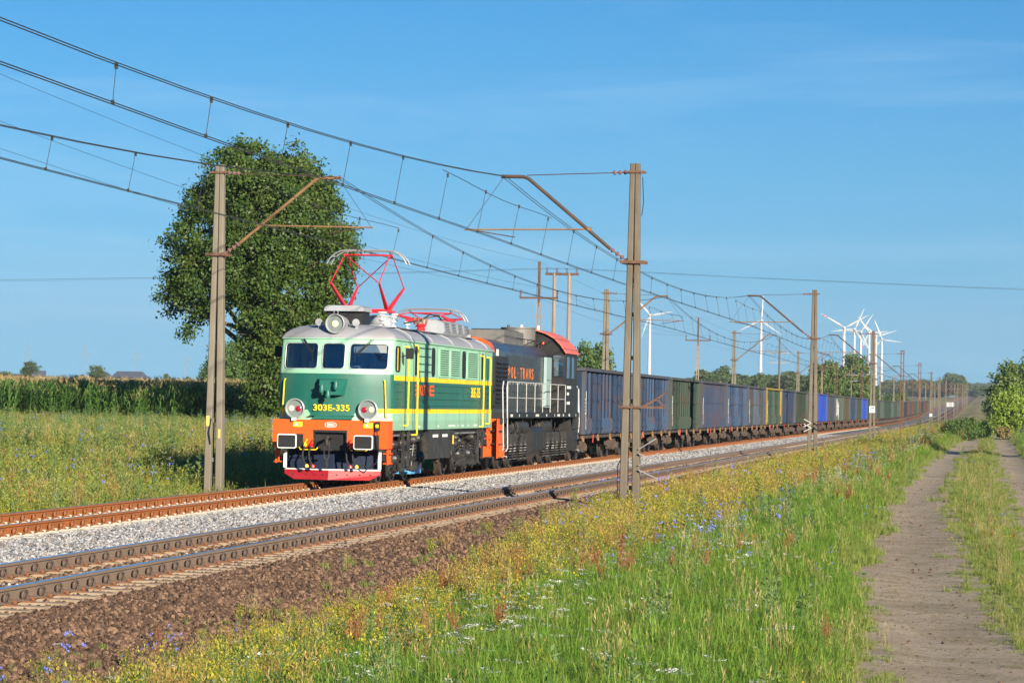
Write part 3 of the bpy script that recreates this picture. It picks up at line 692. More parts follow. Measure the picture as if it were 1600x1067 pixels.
for i in range(len(zs) - 1):
    for j in range(n):
        if j < len(fx) - 1 and 2.89 < zs[i] < 3.5:
            xm = (fx[j] + fx[j + 1]) / 2
            if any(a < xm < b for a, b in WIN): continue
        fs.append((i * n + j, i * n + (j + 1) % n, (i + 1) * n + (j + 1) % n, (i + 1) * n + j))
fs.append(tuple(range(n - 1, -1, -1)))
mb.add(vs, fs); body = mb.obj('body_shell', M['livery'], E1, smooth=40)
# roof dome
mb = MB(); vs = []; R0 = ring(3.68)
lv = [(1.012, 3.665), (1.02, 3.70), (.97, 3.80), (.88, 3.90), (.74, 3.985), (.5, 4.05), (.22, 4.08)]
for k, z in lv:
    for (a, b) in R0:
        sy = min(max(b, 1.75), 14.3); vs.append((a * k, sy + (b - sy) * (k if k < 1 else k), z))
fs = [(i * n + j, i * n + (j + 1) % n, (i + 1) * n + (j + 1) % n, (i + 1) * n + j) for i in range(len(lv) - 1) for j in range(n)]
fs.append(tuple(range((len(lv) - 1) * n, len(lv) * n)))
mb.add(vs, fs); roof = mb.obj('roof', M['roof'], E1, smooth=60)
mb = MB(); mb.tube([(a * 1.012, b - .01 if b < 1 else b, 3.675) for a, b in R0] + [(R0[0][0] * 1.012, R0[0][1] - .01, 3.675)], .022, 6); mb.obj('gutter', M['green_light'], roof)
for y in (2.75, 5.6, 8.6, 11.6, 14.2):
    mb = MB(); pts = [(x, y, {1.46: 3.70}.get(abs(x), 0) or z) for x, z in ((1.50, 3.69), (1.44, 3.81), (1.31, 3.91), (1.10, 3.997), (.75, 4.062), (.33, 4.092), (-.33, 4.092), (-.75, 4.062), (-1.10, 3.997), (-1.31, 3.91), (-1.44, 3.81), (-1.50, 3.69))]
    mb.tube(pts, .022, 5); mb.obj('roof_seam', M['roofgear'], roof)
# front windows
for (a, b) in WIN:
    mb = MB(); xs_ = np.linspace(a, b, 5); vs = [(x, yf(x, z) + .035, z) for z in (2.90, 3.56) for x in xs_]
    mb.add(vs, [(i, i + 1, 6 + i, 5 + i) for i in range(4)]); wp = mb.obj('windscreen_pane', M['glass'], E1)
    mb = MB(); z0, z1, r = 2.905, 3.555, .09; pl = []
    for cx, cz, a0 in ((b - r, z1 - r, 0), (a + r, z1 - r, 90), (a + r, z0 + r, 180), (b - r, z0 + r, 270)):
        for d in (0, 30, 60, 90):
            t = math.radians(a0 + d); x = cx + r * math.cos(t); z = cz + r * math.sin(t); pl.append((x, yf(x, z) - .004, z))
    pl.append(pl[0]); mb.tube(pl, .015, 6, caps=False); mb.obj('window_frame', M['frame_grey'], wp)
    # corner fillets in body colour
    mb = MB()
    for sx, sz in ((a, z0), (b, z0), (a, z1), (b, z1)):
        cx = sx + (.09 if sx == a else -.09); cz = sz + (.09 if sz == z0 else -.09)
        pts = [(sx, sz)] + [(cx + .09 * math.cos(t), cz + .09 * math.sin(t)) for t in np.linspace(*{(True, True): (PI, 1.5 * PI), (False, True): (1.5 * PI, 2 * PI), (True, False): (.5 * PI, PI), (False, False): (0, .5 * PI)}[(sx == a, sz == z0)], 5)]
        mb.add([(x, yf(x, z) + .01, z) for x, z in pts], [tuple(range(len(pts)))])
    mb.obj('window_corner', M['green_light'], wp, smooth=0)
# wipers
for x0, x1, x2 in ((-.86, -.58, -.54), (.92, .60, .55)):
    for d in (0, .05):
        mb = MB(); mb.tube([(x0 + d, yf(x0, 3.66) - .05, 3.66), (x1 + d, yf(x1, 3.3) - .05, 3.3)], .011, 5)
        if d == 0: mb.tube([(x2, yf(x2, 3.42) - .03, 3.44), (x2, yf(x2, 3.0) - .03, 3.06)], .010, 5)
        mb.obj('wiper', M['rubber'], E1)
# cab interior
mb = MB(); mb.bx(-1.35, 1.35, 2.0, 2.05, 1.7, 3.6); mb.bx(-1.3, 1.3, .75, 2.0, 1.7, 1.75); mb.bx(-1.25, 1.25, .62, 1.0, 2.55, 2.84); mb.obj('cab_bulkhead', M['cab_dark'], E1, smooth=0)
mb = MB(); mb.bx(.75, 1.2, 1.45, 1.55, 2.3, 3.15); mb.bx(.75, 1.2, 1.1, 1.5, 2.2, 2.3); mb.obj('driver_seat', M['crimson'], E1, smooth=0)
mb = MB(); mb.bx(-.95, -.5, 1.45, 1.55, 2.3, 3.1); mb.obj('second_seat', M['navy'], E1, smooth=0)
mb = MB(); mb.bx(.45, 1.3, yf(.9, 3.4) + .12, yf(.9, 3.4) + .13, 3.33, 3.53); mb.obj('sun_visor', M['silver'], E1, smooth=0)
# lower cheeks: number ledge
mb = MB(); mb.bx(-.55, .6, -.02, .08, 1.725, 1.745); mb.prism([(-.50, 1.64), (.55, 1.64), (.52, 1.725), (-.40, 1.725)], 'y', -.005, .07); mb.obj('nose_step', M['green_dark'], E1, smooth=0)
text_mesh('number_lettering', '303E-335', .3, M['yellow'], parent=E1, loc=(.0, .043, 1.93), width=.93, height=.155, bold=.004)
# socket box
mb = MB(); xs0, xs1 = -.38, .40
mb.add([(-.38, .10, 2.66), (.40, .10, 2.66), (.33, .10, 2.24), (-.29, .10, 2.24), (-.27, -.16, 2.62), (.24, -.16, 2.62), (.22, -.16, 2.25), (-.28, -.16, 2.25)],
       [(4, 5, 6, 7), (0, 1, 5, 4), (1, 2, 6, 5), (2, 3, 7, 6), (3, 0, 4, 7)]); sb = mb.obj('socket_box', M['green_dark'], E1, smooth=0)
for x, z in ((-.19, 2.41), (-.03, 2.27), (.17, 2.50)):
    mb = MB(); mb.lathe([(.05, 0), (.06, .02), (.06, .13), (.07, .14), (.07, .17), (.045, .24), (0, .25)], (x, -.24, z + .12), (0, -.15, -1), 12)
    mb.bx(x - .06, x + .06, -.30, -.16, z + .08, z + .11); mb.obj('socket', M['green_dark'], sb)
# headlamps
def lamp(x, z, y, r, parent, two, side, deep=.18):
    mb = MB(); mb.lathe([(r * .8, deep), (r * .93, deep * .5), (r * .97, 0), (r, -.03), (r * 1.0, -.055), (r * .93, -.065), (r * .86, -.05), (r * .82, -.02), (r * .82, 0)], (x, y, z), (0, 1, 0), 28)
    l = mb.obj('headlamp', M['roofgear'] if not two else M['silver'], parent, smooth=50)
    mb = MB(); mb.lathe([(r * .82, -.004), (r * .6, .05), (0.001, .07)], (x, y, z), (0, 1, 0), 24); mb.obj('reflector', M['reflector'], l, smooth=60)
    if two:
        mb = MB(); mb.lathe([(.065, .03), (.065, -.02), (.045, -.035), (.0, -.04)], (x + side * .09, y, z), (0, 1, 0), 14); mb.obj('white_bulb', M['bulb'], l)
        mb = MB(); mb.lathe([(.075, .03), (.075, -.02), (.05, -.035), (.0, -.04)], (x - side * .09, y, z - .01), (0, 1, 0), 14); mb.obj('red_tail_lens', M['red_lens'], l)
    else:
        mb = MB(); mb.lathe([(.08, .03), (.08, -.01), (.05, -.03), (.0, -.035)], (x, y, z), (0, 1, 0), 14); mb.obj('white_bulb', M['bulb'], l)
    return l
lamp(-.94, 1.90, .06, .25, E1, True, -1); lamp(.94, 1.90, .06, .25, E1, True, 1)
for s in (-1, 1): MB().bx(s * .94 - .05, s * .94 + .05, -.10, .06, 1.585, 1.66).obj('lamp_bracket', M['white'], E1, smooth=0)
tl = lamp(.0, 4.05, .30, .25, E1, False, 0, .75)
mb = MB(); mb.tube([(.02 - .05, .27, 4.29), (.02 - .05, .27, 4.36), (.02, .27, 4.39), (.07, .27, 4.36), (.07, .27, 4.29)], .012, 5); mb.obj('lifting_loop', M['roofgear'], tl)
for s in (-1, 1):
    mb = MB(); mb.lathe([(.095, -.02), (.06, .0), (.03, .12), (.03, .35)], (s * .48, .55, 4.09), (0, 1, 0), 14); mb.bx(s * .48 - .03, s * .48 + .03, .6, .7, 3.9, 4.07); mb.obj('horn', M['roofgear'], E1)
# handrails
for s in (-1, 1):
    mb = MB(); x = s * 1.30; mb.tube([(x * .985, yf(1.28, 2.6) + .02, 2.64), (x * .985, yf(1.28, 2.6) - .07, 2.64), (x, yf(1.3, 2.6) - .07, 2.58), (x + s * .04, yf(1.3, 2.2) - .06, 1.72), (x + s * .04, yf(1.3, 2.2) + .02, 1.68)], .016, 6); mb.obj('front_handrail', M['yellow'], E1)
for y, x, z1, z0 in ((1.95, 1.57, 3.52, 1.50), (3.15, 1.57, 3.58, 1.25), (13.15, 1.57, 3.50, 1.42), (14.25, 1.57, 3.47, 1.50)):
    for s in (1, -1):
        mb = MB(); mb.tube([(s * 1.46, y, z1), (s * x, y, z1), (s * (x + .01), y + .02, z1 - .06), (s * (x + .01), y + .02, z0 + .05), (s * x, y, z0), (s * 1.44, y, z0)], .021, 7); mb.obj('door_handrail', M['yellow'], E1)
# orange buffer beam
mb = MB(); mb.bx(-1.49, -.43, 0, .5, .92, 1.62); mb.bx(.43, 1.49, 0, .5, .92, 1.62); mb.bx(-.43, .43, 0, .5, 1.37, 1.62); beam = mb.obj('buffer_beam', M['orange'], E1, smooth=0)
mb = MB(); mb.bx(-.43, .43, .12, .5, .86, 1.37); mb.bx(-.43, -.40, -.02, .12, .86, 1.37); mb.bx(.40, .43, -.02, .12, .86, 1.37); mb.bx(-.43, .43, -.03, .12, 1.31, 1.37); mb.obj('coupler_pocket', M['black'], beam, smooth=0)
mb = MB(); mb.tube([(.0, .1, 1.18), (0, -.35, 1.20), (0, -.42, 1.12), (0, -.40, 1.0)], .045, 8); mb.tube([(-.06, -.38, 1.08), (-.06, -.4, .7), (0, -.41, .62), (.06, -.4, .7), (.06, -.38, 1.08)], .022, 6); mb.lathe([(.035, -.14), (.035, .14)], (0, -.38, .88), (1, 0, 0), 8); mb.tube([(0, -.4, .64), (0, -.36, .45)], .03, 6); mb.obj('screw_coupling', M['frame_black'], beam)
text_mesh('beam_lettering', '850kN', .1, M['white'], parent=beam, loc=(0, -.003, 1.50), width=.19, height=.065, bold=.003)
mb = MB(); pl = []
for cx, a0 in ((.09, -90), (-.09, 90)):
    for d in range(0, 181, 30): t = math.radians(a0 + d); pl.append((cx + .055 * math.cos(t), -.003, 1.50 + .055 * math.sin(t)))
pl.append(pl[0]); mb.tube(pl, .008, 5, caps=False); mb.obj('oval_outline', M['white'], beam)
for x in (-.86, .95):
    q = MB().bx(x - .1, x + .13, -.004, .0, 1.44, 1.56).obj('yellow_label', M['beam_yellow_label'], beam, smooth=0)
    mb = MB(); mb.add([(x - .07, -.006, 1.47), (x + .03, -.006, 1.47), (x - .02, -.006, 1.545)], [(0, 1, 2)]); mb.obj('warning_triangle', M['white'], q, smooth=0)
def rrect(w, h, r, k=5):
    p = []
    for cx, cz, a0 in ((w - r, h - r, 0), (-w + r, h - r, 90), (-w + r, -h + r, 180), (w - r, -h + r, 270)):
        for d in np.linspace(0, 90, k): p.append((cx + r * math.cos(math.radians(a0 + d)), cz + r * math.sin(math.radians(a0 + d))))
    return p
for s in (-1, 1):
    mb = MB(); mb.prism([(a + s * .975, b + 1.08) for a, b in rrect(.245, .178, .05)], 'y', -.60, -.565); bf = mb.obj('buffer', M['white'], beam, smooth=0)
    mb = MB(); mb.prism([(a + s * .975, b + 1.08) for a, b in rrect(.218, .152, .03)], 'y', -.612, -.6); mb.obj('buffer_face', M['rubber'], bf, smooth=0)
    mb = MB(); mb.lathe([(.17, 0), (.17, -.28), (.12, -.29), (.12, -.57)], (s * .975, 0, 1.08), (0, 1, 0), 16); mb.bx(s * .975 - .2, s * .975 + .28, -.03, 0, .9, 1.26); mb.obj('buffer_shank', M['black'], bf)
# hoses
for x, cm in ((-.62, 'yellow'), (-.46, 'red'), (.50, 'red'), (.66, 'yellow')):
    mb = MB(); mb.lathe([(.035, 0), (.045, .05), (.03, .1)], (x, -.06, 1.0), (0, -1, -.3), 8); mb.tube([(x - .03, -.08, 1.02), (x + .05, -.08, 1.14)], .014, 5); tp = mb.obj('air_cock', M[cm], beam)
    mb = MB(); mb.tube([(x, -.12, .98), (x - .04, -.2, .8), (x - .02, -.22, .62), (x + .05, -.2, .50)], .024, 7); mb.obj('air_hose', M['rubber'], tp)
    mb = MB(); mb.lathe([(.03, 0), (.045, .03), (.04, .08)], (x + .06, -.2, .5), (.3, 0, -1), 8); mb.obj('hose_end', M[cm], tp)
mb = MB(); mb.tube([(1.22, -.02, 1.58), (1.22, -.14, 1.35), (1.28, -.16, .9), (1.24, -.15, .6), (1.05, -.15, .42), (.86, -.15, .52), (.80, -.1, .78)], .018, 6); mb.bx(1.17, 1.27, -.1, 0, 1.38, 1.6); mb.obj('jumper_cable', M['rubber'], beam)
MB().bx(1.18, 1.25, -.112, -.1, 1.45, 1.53).obj('jumper_plate', M['yellow'], beam, smooth=0)
for x0 in (-.7, .6):
    mb = MB(); mb.tube([(x0 - .1, -.02, .93), (x0 - .05, -.1, .87), (x0 + .35, -.1, .87), (x0 + .42, -.06, .95)], .013, 5); mb.obj('yellow_bar', M['yellow'], beam)
# snow plough
mb = MB(); mb.add([(-1.24, .32, .36), (0, -.12, .36), (1.24, .32, .36), (-1.24, .28, .26), (1.24, .28, .26), (0, -.2, .12), (-.95, .12, .12), (1.0, .1, .12)],
       [(0, 1, 5, 6, 3), (1, 2, 4, 7, 5)]); pgh = mb.obj('snow_plough', M['crimson'], E1, smooth=0)
mb = MB(); mb.add([(-1.24, .315, .36), (0, -.125, .36), (1.24, .315, .36), (-1.24, .33, .39), (0, -.11, .39), (1.24, .33, .39)], [(0, 1, 4, 3), (1, 2, 5, 4)]); mb.obj('white_stripe', M['white'], pgh, smooth=0)
mb = MB(); mb.add([(-1.2, .52, .38), (0, .30, .38), (1.2, .52, .38), (-1.2, .55, .95), (0, .45, .95), (1.2, .55, .95)], [(0, 1, 4, 3), (1, 2, 5, 4)]); mb.obj('plough_apron', M['navy'], pgh, smooth=0)
for x in (-1.22, 1.22): MB().bx(x - .04, x + .04, .25, .29, .40, .93).obj('plough_strut', M['white'], pgh, smooth=0)
for x in (-1.0, -.62, -.4, -.15, .2, .45, .75, 1.0):
    yy = .32 * abs(x) / 1.24 * 1.36 - .14 - .02
    MB().lathe([(.02, 0), (.02, .03)], (x, yy + .02, .25), (0, -1, 0), 6).obj('plough_bolt', M['black'], pgh)
# corner steps
def corner_step(y0, parent, sgn, col):
    for s in (-1, 1):
        mb = MB(); x = s * 1.41
        mb.bar((x - s * .16, y0, 1.34), (x, y0, 1.36), .04); mb.bar((x, y0, 1.36), (x + s * .03, y0, .52), .045, .06); mb.bar((x, y0 + sgn * .28, 1.36), (x + s * .03, y0 + sgn * .28, .52), .045, .06)
        mb.bar((x - s * .16, y0, 1.30), (x, y0, 1.08), .035)
        for z in (.55, .8, 1.05, 1.34): mb.bx(min(x - .10, x + .10), max(x - .10, x + .10), min(y0, y0 + sgn * .28), max(y0, y0 + sgn * .28), z - .012, z + .012)
        mb.obj('corner_step', col, parent, smooth=0)
corner_step(.22, E1, 1, M['orange']); corner_step(15.2, E1, -1, M['orange'])
# side fittings
for s in (1, -1):
    for z in (2.57, 2.385, 2.20, 2.025):
        for y0, y1 in ((.75, 1.8), (3.55, 13.0), (14.4, 15.1)):
            MB().tube([(s * 1.478, y0, z), (s * 1.478, y1, z)], .020, 6).obj('side_rib', M['green_dark'], E1)
    def slot(y0, y1, z0, z1, m, nm, proud=.012):
        mb = MB(); cy_, cz_ = (y0 + y1) / 2, (z0 + z1) / 2
        mb.prism([(a + cy_, b + cz_) for a, b in rrect((y1 - y0) / 2, (z1 - z0) / 2, min(.14, (y1 - y0) / 2.2))], 'x', s * 1.46, s * (1.475 + proud)); return mb.obj(nm, m, E1, smooth=0)
    for y0, y1 in ((3.28, 3.62), (5.55, 6.02), (10.12, 10.66), (13.3, 13.62)): slot(y0, y1, 2.80, 3.58, M['rubber'], 'slot_window')
    wv = slot(.74, 1.36, 2.86, 3.52, M['rubber'], 'cab_side_window', .008)
    MB().bx(min(s * 1.483, s * 1.49), max(s * 1.483, s * 1.49), .98, 1.03, 2.9, 3.48).obj('window_bar', M['yellow'], wv, smooth=0)
    slot(14.05, 14.65, 2.80, 3.48, M['green_dark'], 'rear_side_window', .008)
    for y0, y1 in ((6.6, 8.02), (8.22, 9.70), (10.86, 12.60)):
        lv_ = slot(y0, y1, 2.77, 3.58, M['green_light'], 'louvre_panel', .02)
        mb = MB()
        for z in np.arange(2.86, 3.54, .06): mb.bx(min(s * 1.49, s * 1.500), max(s * 1.49, s * 1.500), y0 + .1, y1 - .1, z, z + .025)
        mb.obj('louvre_gap', M['rubber'], lv_, smooth=0)
        mb = MB()
        for z in np.arange(2.83, 3.56, .06): mb.bar((s * 1.495, y0 + .08, z), (s * 1.495, y1 - .08, z), .045, .012)
        mb.obj('louvre_slat', M['green_light'], lv_, smooth=0)
    for z in (2.92, 3.12, 3.32, 3.54): MB().tube([(s * 1.50, 3.7, z), (s * 1.50, 5.45, z)], .010, 5).obj('climbing_rung', M['green_dark'], E1)
    for y in (5.0, 6.35, 9.82, 10.75, 12.72): MB().bx(min(s * 1.472, s * 1.478), max(s * 1.472, s * 1.478), y - .008, y + .008, 1.40, 3.64).obj('panel_seam', M['green_dark'], E1, smooth=0)
    for y in (2.05, 3.1, 13.0, 14.0): MB().bx(min(s * 1.472, s * 1.482), max(s * 1.472, s * 1.482), y - .012, y + .012, 1.40, 3.62).obj('door_seam', M['rubber'], E1, smooth=0)
    # logo
    for z0, z1 in ((2.50, 2.565), (2.385, 2.455), (2.27, 2.335)):
        for y0, y1 in ((3.35, 3.75), (5.45, 5.85)): MB().bx(min(s * 1.485, s * 1.502), max(s * 1.485, s * 1.502), y0, y1, z0, z1).obj('logo_bar', M['orange'], E1, smooth=0)
    ro = (PI / 2, 0, PI / 2 if s > 0 else -PI / 2)
    text_mesh('logo_lettering', 'POLTRANS', .3, M['orange'], parent=E1, loc=(s * 1.502, 4.6, 2.418), rot=ro, width=1.62, height=.29, bold=.006)
    text_mesh('side_number_lettering', '303E-335', .3, M['yellow'], parent=E1, loc=(s * 1.502, 12.25, 2.41), rot=ro, width=1.5, height=.30, bold=.004)
    MB().bx(min(s * 1.475, s * 1.492), max(s * 1.475, s * 1.492), 9.95, 10.2, 2.16, 2.44).obj('flap', M['green_dark'], E1, smooth=0); MB().bx(min(s * 1.475, s * 1.492), max(s * 1.475, s * 1.492), 10.6, 10.85, 2.16, 2.44).obj('flap', M['green_dark'], E1, smooth=0)
    mb = MB()
    for y, wd in ((3.9, .2), (6.6, .2), (8.2, .9), (9.6, .15), (10.2, .3), (11.2, .2), (12.2, .5)):
        for k in range(int(wd / .06)): mb.bx(min(s * 1.476, s * 1.478), max(s * 1.476, s * 1.478), y + k * .07, y + k * .07 + .04, 1.44, 1.49)
    mb.obj('stencil_marks', M['white'], E1, smooth=0)
    mb = MB(); mb.tube([(s * 1.47, 1.5, 3.25), (s * 1.70, 1.38, 3.32)], .012, 5); mr = mb.obj('mirror_arm', M['black'], E1)
    mb = MB(); mb.prism([(a + s * 1.72, b + 3.34) for a, b in rrect(.09, .14, .03)], 'y', 1.33, 1.40); mb.obj('mirror_housing', M['rubber'], mr, smooth=0)
# roof equipment
mb = MB(); mb.prism([(-.53, 4.40), (-.50, 4.50), (-.42, 4.545), (.42, 4.545), (.50, 4.50), (.53, 4.40)], 'y', 1.25, 2.25); hd = mb.obj('roof_hood', M['roofgear'], E1, smooth=30)
mb = MB(); mb.bx(-.47, .47, 1.38, 2.2, 4.02, 4.40); mb.obj('hood_intake', M['rubber'], hd, smooth=0)
mb = MB(); mb.bx(.86, 1.06, 2.6, 15.0, 4.035, 4.055); mb.bx(-1.06, -.86, 2.6, 15.0, 4.035, 4.055); mb.obj('roof_walkway', M['roofgear'], E1, smooth=0)
mb = MB(); mb.bx(-.75, .75, 8.9, 14.2, 4.0, 4.08); mb.prism([(.30, 4.02), (1.02, 3.98), (1.10, 4.12), (1.06, 4.36), (.88, 4.44), (.30, 4.44)], 'y', 9.3, 13.0); rb = mb.obj('resistor_housing', M['roofgear'], E1, smooth=0)
for yy in np.linspace(9.5, 12.6, 4):
    mb = MB()
    for z in np.arange(4.13, 4.36, .045): mb.bar((1.088 - (z - 4.1) * .16 + .01, yy, z), (1.088 - (z - 4.1) * .16 + .01, yy + .62, z), .02, .018)
    mb.obj('housing_slot', M['rubber'], rb, smooth=0)
mb = MB(); mb.lathe([(.33, 0), (.33, .32), (.36, .34), (.36, .38), (0, .40)], (-.15, 6.6, 4.08), (0, 0, 1), 20); mb.obj('vent_drum', M['roofgear'], E1)
mb = MB(); mb.tube([(.55, 6.3, 4.25), (.62, 7.2, 4.33), (.5, 8.0, 4.35), (.55, 8.8, 4.42), (.5, 10.2, 4.62), (.4, 12.0, 4.62), (.3, 13.3, 4.5)], .022, 6); mb.obj('roof_cable', M['wire'], E1)
mb = MB(); mb.lathe([(.11, 0), (.13, .04), (.10, .10), (.16, .14), (.10, .2)], (.62, 8.3, 4.10), (0, 0, 1), 10); rv = mb.obj('breaker', M['red'], E1)
mb = MB()
for k in range(4): mb.tube([(.5 + .08 * k, 8.1 + .1 * k, 4.28), (.46 + .1 * k, 8.0 + .15 * k, 4.46)], .03, 6)
mb.obj('breaker_contacts', M['bracket'], rv)
for y in (13.6, 14.1, 14.6): MB().bx(.7, .9, y, y + .02, 4.05, 4.16).obj('roof_rail_post', M['roofgear'], E1, smooth=0)
MB().bx(.78, .82, 13.2, 15.0, 4.16, 4.18).obj('roof_rail', M['roofgear'], E1, smooth=0)
# pantographs
def panto(y, up, label):
    r = MB(); bz = 4.50
    for s in (-1, 1):
        r.bar((s * .55, y - .85, bz), (s * .55, y + .85, bz), .07, .06)
    for d in (-.8, -.2, .2, .8): r.bar((-.55, y + d, bz), (.55, y + d, bz), .07, .06)
    b = r.obj('pantograph', M['red'], E1, smooth=0); b['label'] = label
    for s in (-1, 1):
        for d in (-.75, .75):
            mb = MB(); insulator(mb, (s * .55, y + d, 4.06), (s * .55, y + d, 4.44), 0, 3, .085); mb.lathe([(.13, 0), (.13, .03)], (s * .55, y + d, 4.43), (0, 0, 1), 12); mb.obj('pantograph_insulator', M['white'], b)
    if up:
        kz, ky, tz = 5.17, 1.62, 5.98; tx = .61
    else:
        kz, ky, tz = 4.62, 1.75, 4.74; tx = .61
    for e in (-1, 1):
        for s in (-1, 1):
            MB().bar((s * .55, y + e * .15, bz + .05), (s * .645, y + e * ky, kz), .10, .09, w2=.045, h2=.045).obj('lower_arm', M['red'], b, smooth=0)
            MB().tube([(s * .645, y + e * ky, kz), (s * tx, y + e * .16, tz)], .016, 6).obj('upper_arm', M['red'], b)
        MB().tube([(-.645 * e, y + e * ky, kz), (tx * e, y + e * .16, tz)], .014, 6).obj('diagonal_stay', M['red'], b)
        MB().tube([(-.62, y + e * .16, tz), (.62, y + e * .16, tz)], .018, 6).obj('apex_tube', M['red'], b)
    for e in (-1, 1):
        yy = y + e * .24; hz = tz + .12
        pts = [(-1.08, yy, hz - .37), (-1.0, yy, hz - .22), (-.86, yy, hz - .09), (-.70, yy, hz - .02), (-.5, yy, hz), (.5, yy, hz), (.70, yy, hz - .02), (.86, yy, hz - .09), (1.0, yy, hz - .22), (1.08, yy, hz - .37)]
        MB().tube(pts, .021, 6).obj('collector_bow', M['grey_steel'], b)
    mb = MB()
    for s in (-1, 1): mb.tube([(s * .61, y - .26, tz + .1), (s * .61, y, tz), (s * .61, y + .26, tz + .1)], .015, 5)
    mb.obj('bow_spring', M['grey_steel'], b)
panto(4.1, True, 'raised red diamond pantograph'); panto(12.9, False, 'folded red pantograph')
# running gear
def wheelset(parent, y, r, mat, axle=True, nm='wheel'):
    for s in (-1, 1):
        mb = MB(); mb.lathe([(r + .03, -.04), (r + .03, -.01), (r, 0), (r - .005, .11), (r - .06, .115), (r - .07, .08), (.16, .05), (.16, .15), (.001, .16)], (s * .70, y, r - .0), (s, 0, 0), 28); mb.obj(nm, mat, parent)
def ebogie(yc, axles, name):
    b = MB()
    for s in (-1, 1):
        x0, x1 = sorted((s * .98, s * 1.10)); pr = [(axles[0] - .75, .92), (axles[0] - .75, .62), (axles[0] - .35, .5), (axles[-1] + .35, .5), (axles[-1] + .75, .62), (axles[-1] + .75, .92)]
        b.prism(pr, 'x', x0, x1)
    for y in (axles[0] - .7, axles[-1] + .7): b.bx(-1.0, 1.0, y - .08, y + .08, .6, .9)
    bo = b.obj(name, M['frame_black'], E1, smooth=0)
    for y in axles: wheelset(bo, y, .62, M['wheel_steel'])
    for y in axles:
        for s in (-1, 1):
            mb = MB(); mb.lathe([(.20, 0), (.20, .10), (.17, .13), (.14, .22), (.06, .26), (0, .265)], (s * 1.10, y, .64), (s, 0, 0), 16); mb.bx(min(s * 1.05, s * 1.2), max(s * 1.05, s * 1.2), y - .26, y + .26, .42, .66); mb.obj('axle_box', M['frame_black'], bo)
            mb = MB()
            for d in (-.36, .36): mb.bar((s * 1.18, y + d, 1.0), (s * 1.16, y + d * 1.05, .30), .07, .10); mb.tube([(s * 1.2, y + d * .8, .34), (s * 1.22, y + d * 1.3, .30)], .03, 6)
            mb.prism([(y - .5, .50), (y - .28, .50), (y - .39, .20)], 'x', s * 1.10, s * 1.16); mb.obj('brake_hanger', M['frame_black'], bo, smooth=0)
    for y in ((axles[0] + axles[1]) / 2, (axles[1] + axles[2]) / 2):
        for s in (-1, 1):
            mb = MB(); mb.coil((s * 1.15, y - .16, .62), .10, .34, 4, .022); mb.coil((s * 1.15, y + .16, .62), .10, .34, 4, .022); mb.obj('coil_spring', M['frame_black'], bo)
            mb = MB(); mb.bx(min(s * 1.1, s * 1.3), max(s * 1.1, s * 1.3), y - .2, y + .2, .30, .52); mb.obj('sand_box', M['frame_black'], bo, smooth=0)
    return bo
BG = [ebogie(3.7, (2.0, 3.7, 5.4), 'bogie'), ebogie(12.6, (10.9, 12.6, 14.3), 'bogie')]
rnd = random.Random(3)
mb = MB(); mb.bx(-1.3, 1.3, .5, 15.3, 1.22, 1.38); mb.bx(-.5, .5, .6, 15.2, .7, 1.22); mb.obj('underframe', M['frame_black'], E1, smooth=0)
for k in range(30):
    s = 1 if k < 22 else -1; y = rnd.uniform(.9, 14.6)
    if 5.3 < y < 8.9: continue
    mb = MB(); x = s * rnd.uniform(1.16, 1.36); z = rnd.uniform(.95, 1.3); pts = [(x, y, 1.33), (x, y, z), (x, y + rnd.uniform(-.7, .7), z - .06), (x - s * .05, y + rnd.uniform(-.5, .5), rnd.uniform(.4, .8))]
    mb.tube(pts, rnd.choice([.014, .018, .024]), 6); mb.obj('brake_pipe', M['frame_black'] if k % 4 else M['grey_steel'], E1)
for k in range(10):
    y = rnd.uniform(.9, 5.2) if k % 2 else rnd.uniform(9.2, 14.8)
    mb = MB(); mb.lathe([(.09, 0), (.11, .05), (.11, .2), (.07, .26)], (1.12, y, rnd.uniform(.95, 1.15)), (1, rnd.uniform(-.4, .4), 0), 12); mb.obj('valve', M['frame_black'], E1)
mb = MB(); mb.tube([(1.3, 1.0, 1.24), (1.3, 5.3, 1.24)], .025, 6); mb.tube([(1.3, 9.0, 1.24), (1.3, 14.6, 1.24)], .025, 6); mb.obj('main_air_pipe', M['grey_steel'], E1)
bx_ = MB().bx(.95, 1.44, 5.55, 8.75, .58, 1.36).obj('battery_box', M['frame_black'], E1, smooth=0)
MB().bx(1.44, 1.446, 7.13, 7.15, .6, 1.34).obj('box_seam', M['rubber'], bx_, smooth=0)
for y in (6.1, 7.5):
    MB().bx(1.44, 1.446, y, y + .75, 1.16, 1.24).obj('box_label', M['white'], bx_, smooth=0)
mb = MB(); mb.bx(-1.44, -.95, 5.55, 8.75, .58, 1.36); mb.obj('battery_box', M['frame_black'], E1, smooth=0)
mb = MB(); mb.bx(1.2, 1.42, 9.0, 9.45, .8, 1.33); mb.obj('relay_box', M['frame_black'], E1, smooth=0)
MB().bx(1.42, 1.426, 9.15, 9.3, .95, 1.2).obj('relay_label', M['beam_yellow_label'], E1, smooth=0)
mb = MB(); mb.lathe([(.2, -.9), (.26, -.8), (.26, .8), (.2, .9)], (.85, 4.9, .95), (0, 1, 0), 16); mb.obj('air_reservoir', M['frame_black'], E1)
for y in (2.25, 2.95, 13.35, 14.05):
    MB().bar((1.40, y, 1.36), (1.40, y, .45), .05, .14).obj('door_ladder', M['frame_black'], E1, smooth=0)
mb = MB(); mb.prism([(4.35, .20), (5.75, .20), (5.75, .28), (5.2, .48), (4.8, .48), (4.35, .28)], 'x', .75, 1.2); mb.obj('blue_sandbox', M['blue_box'], E1, smooth=0)
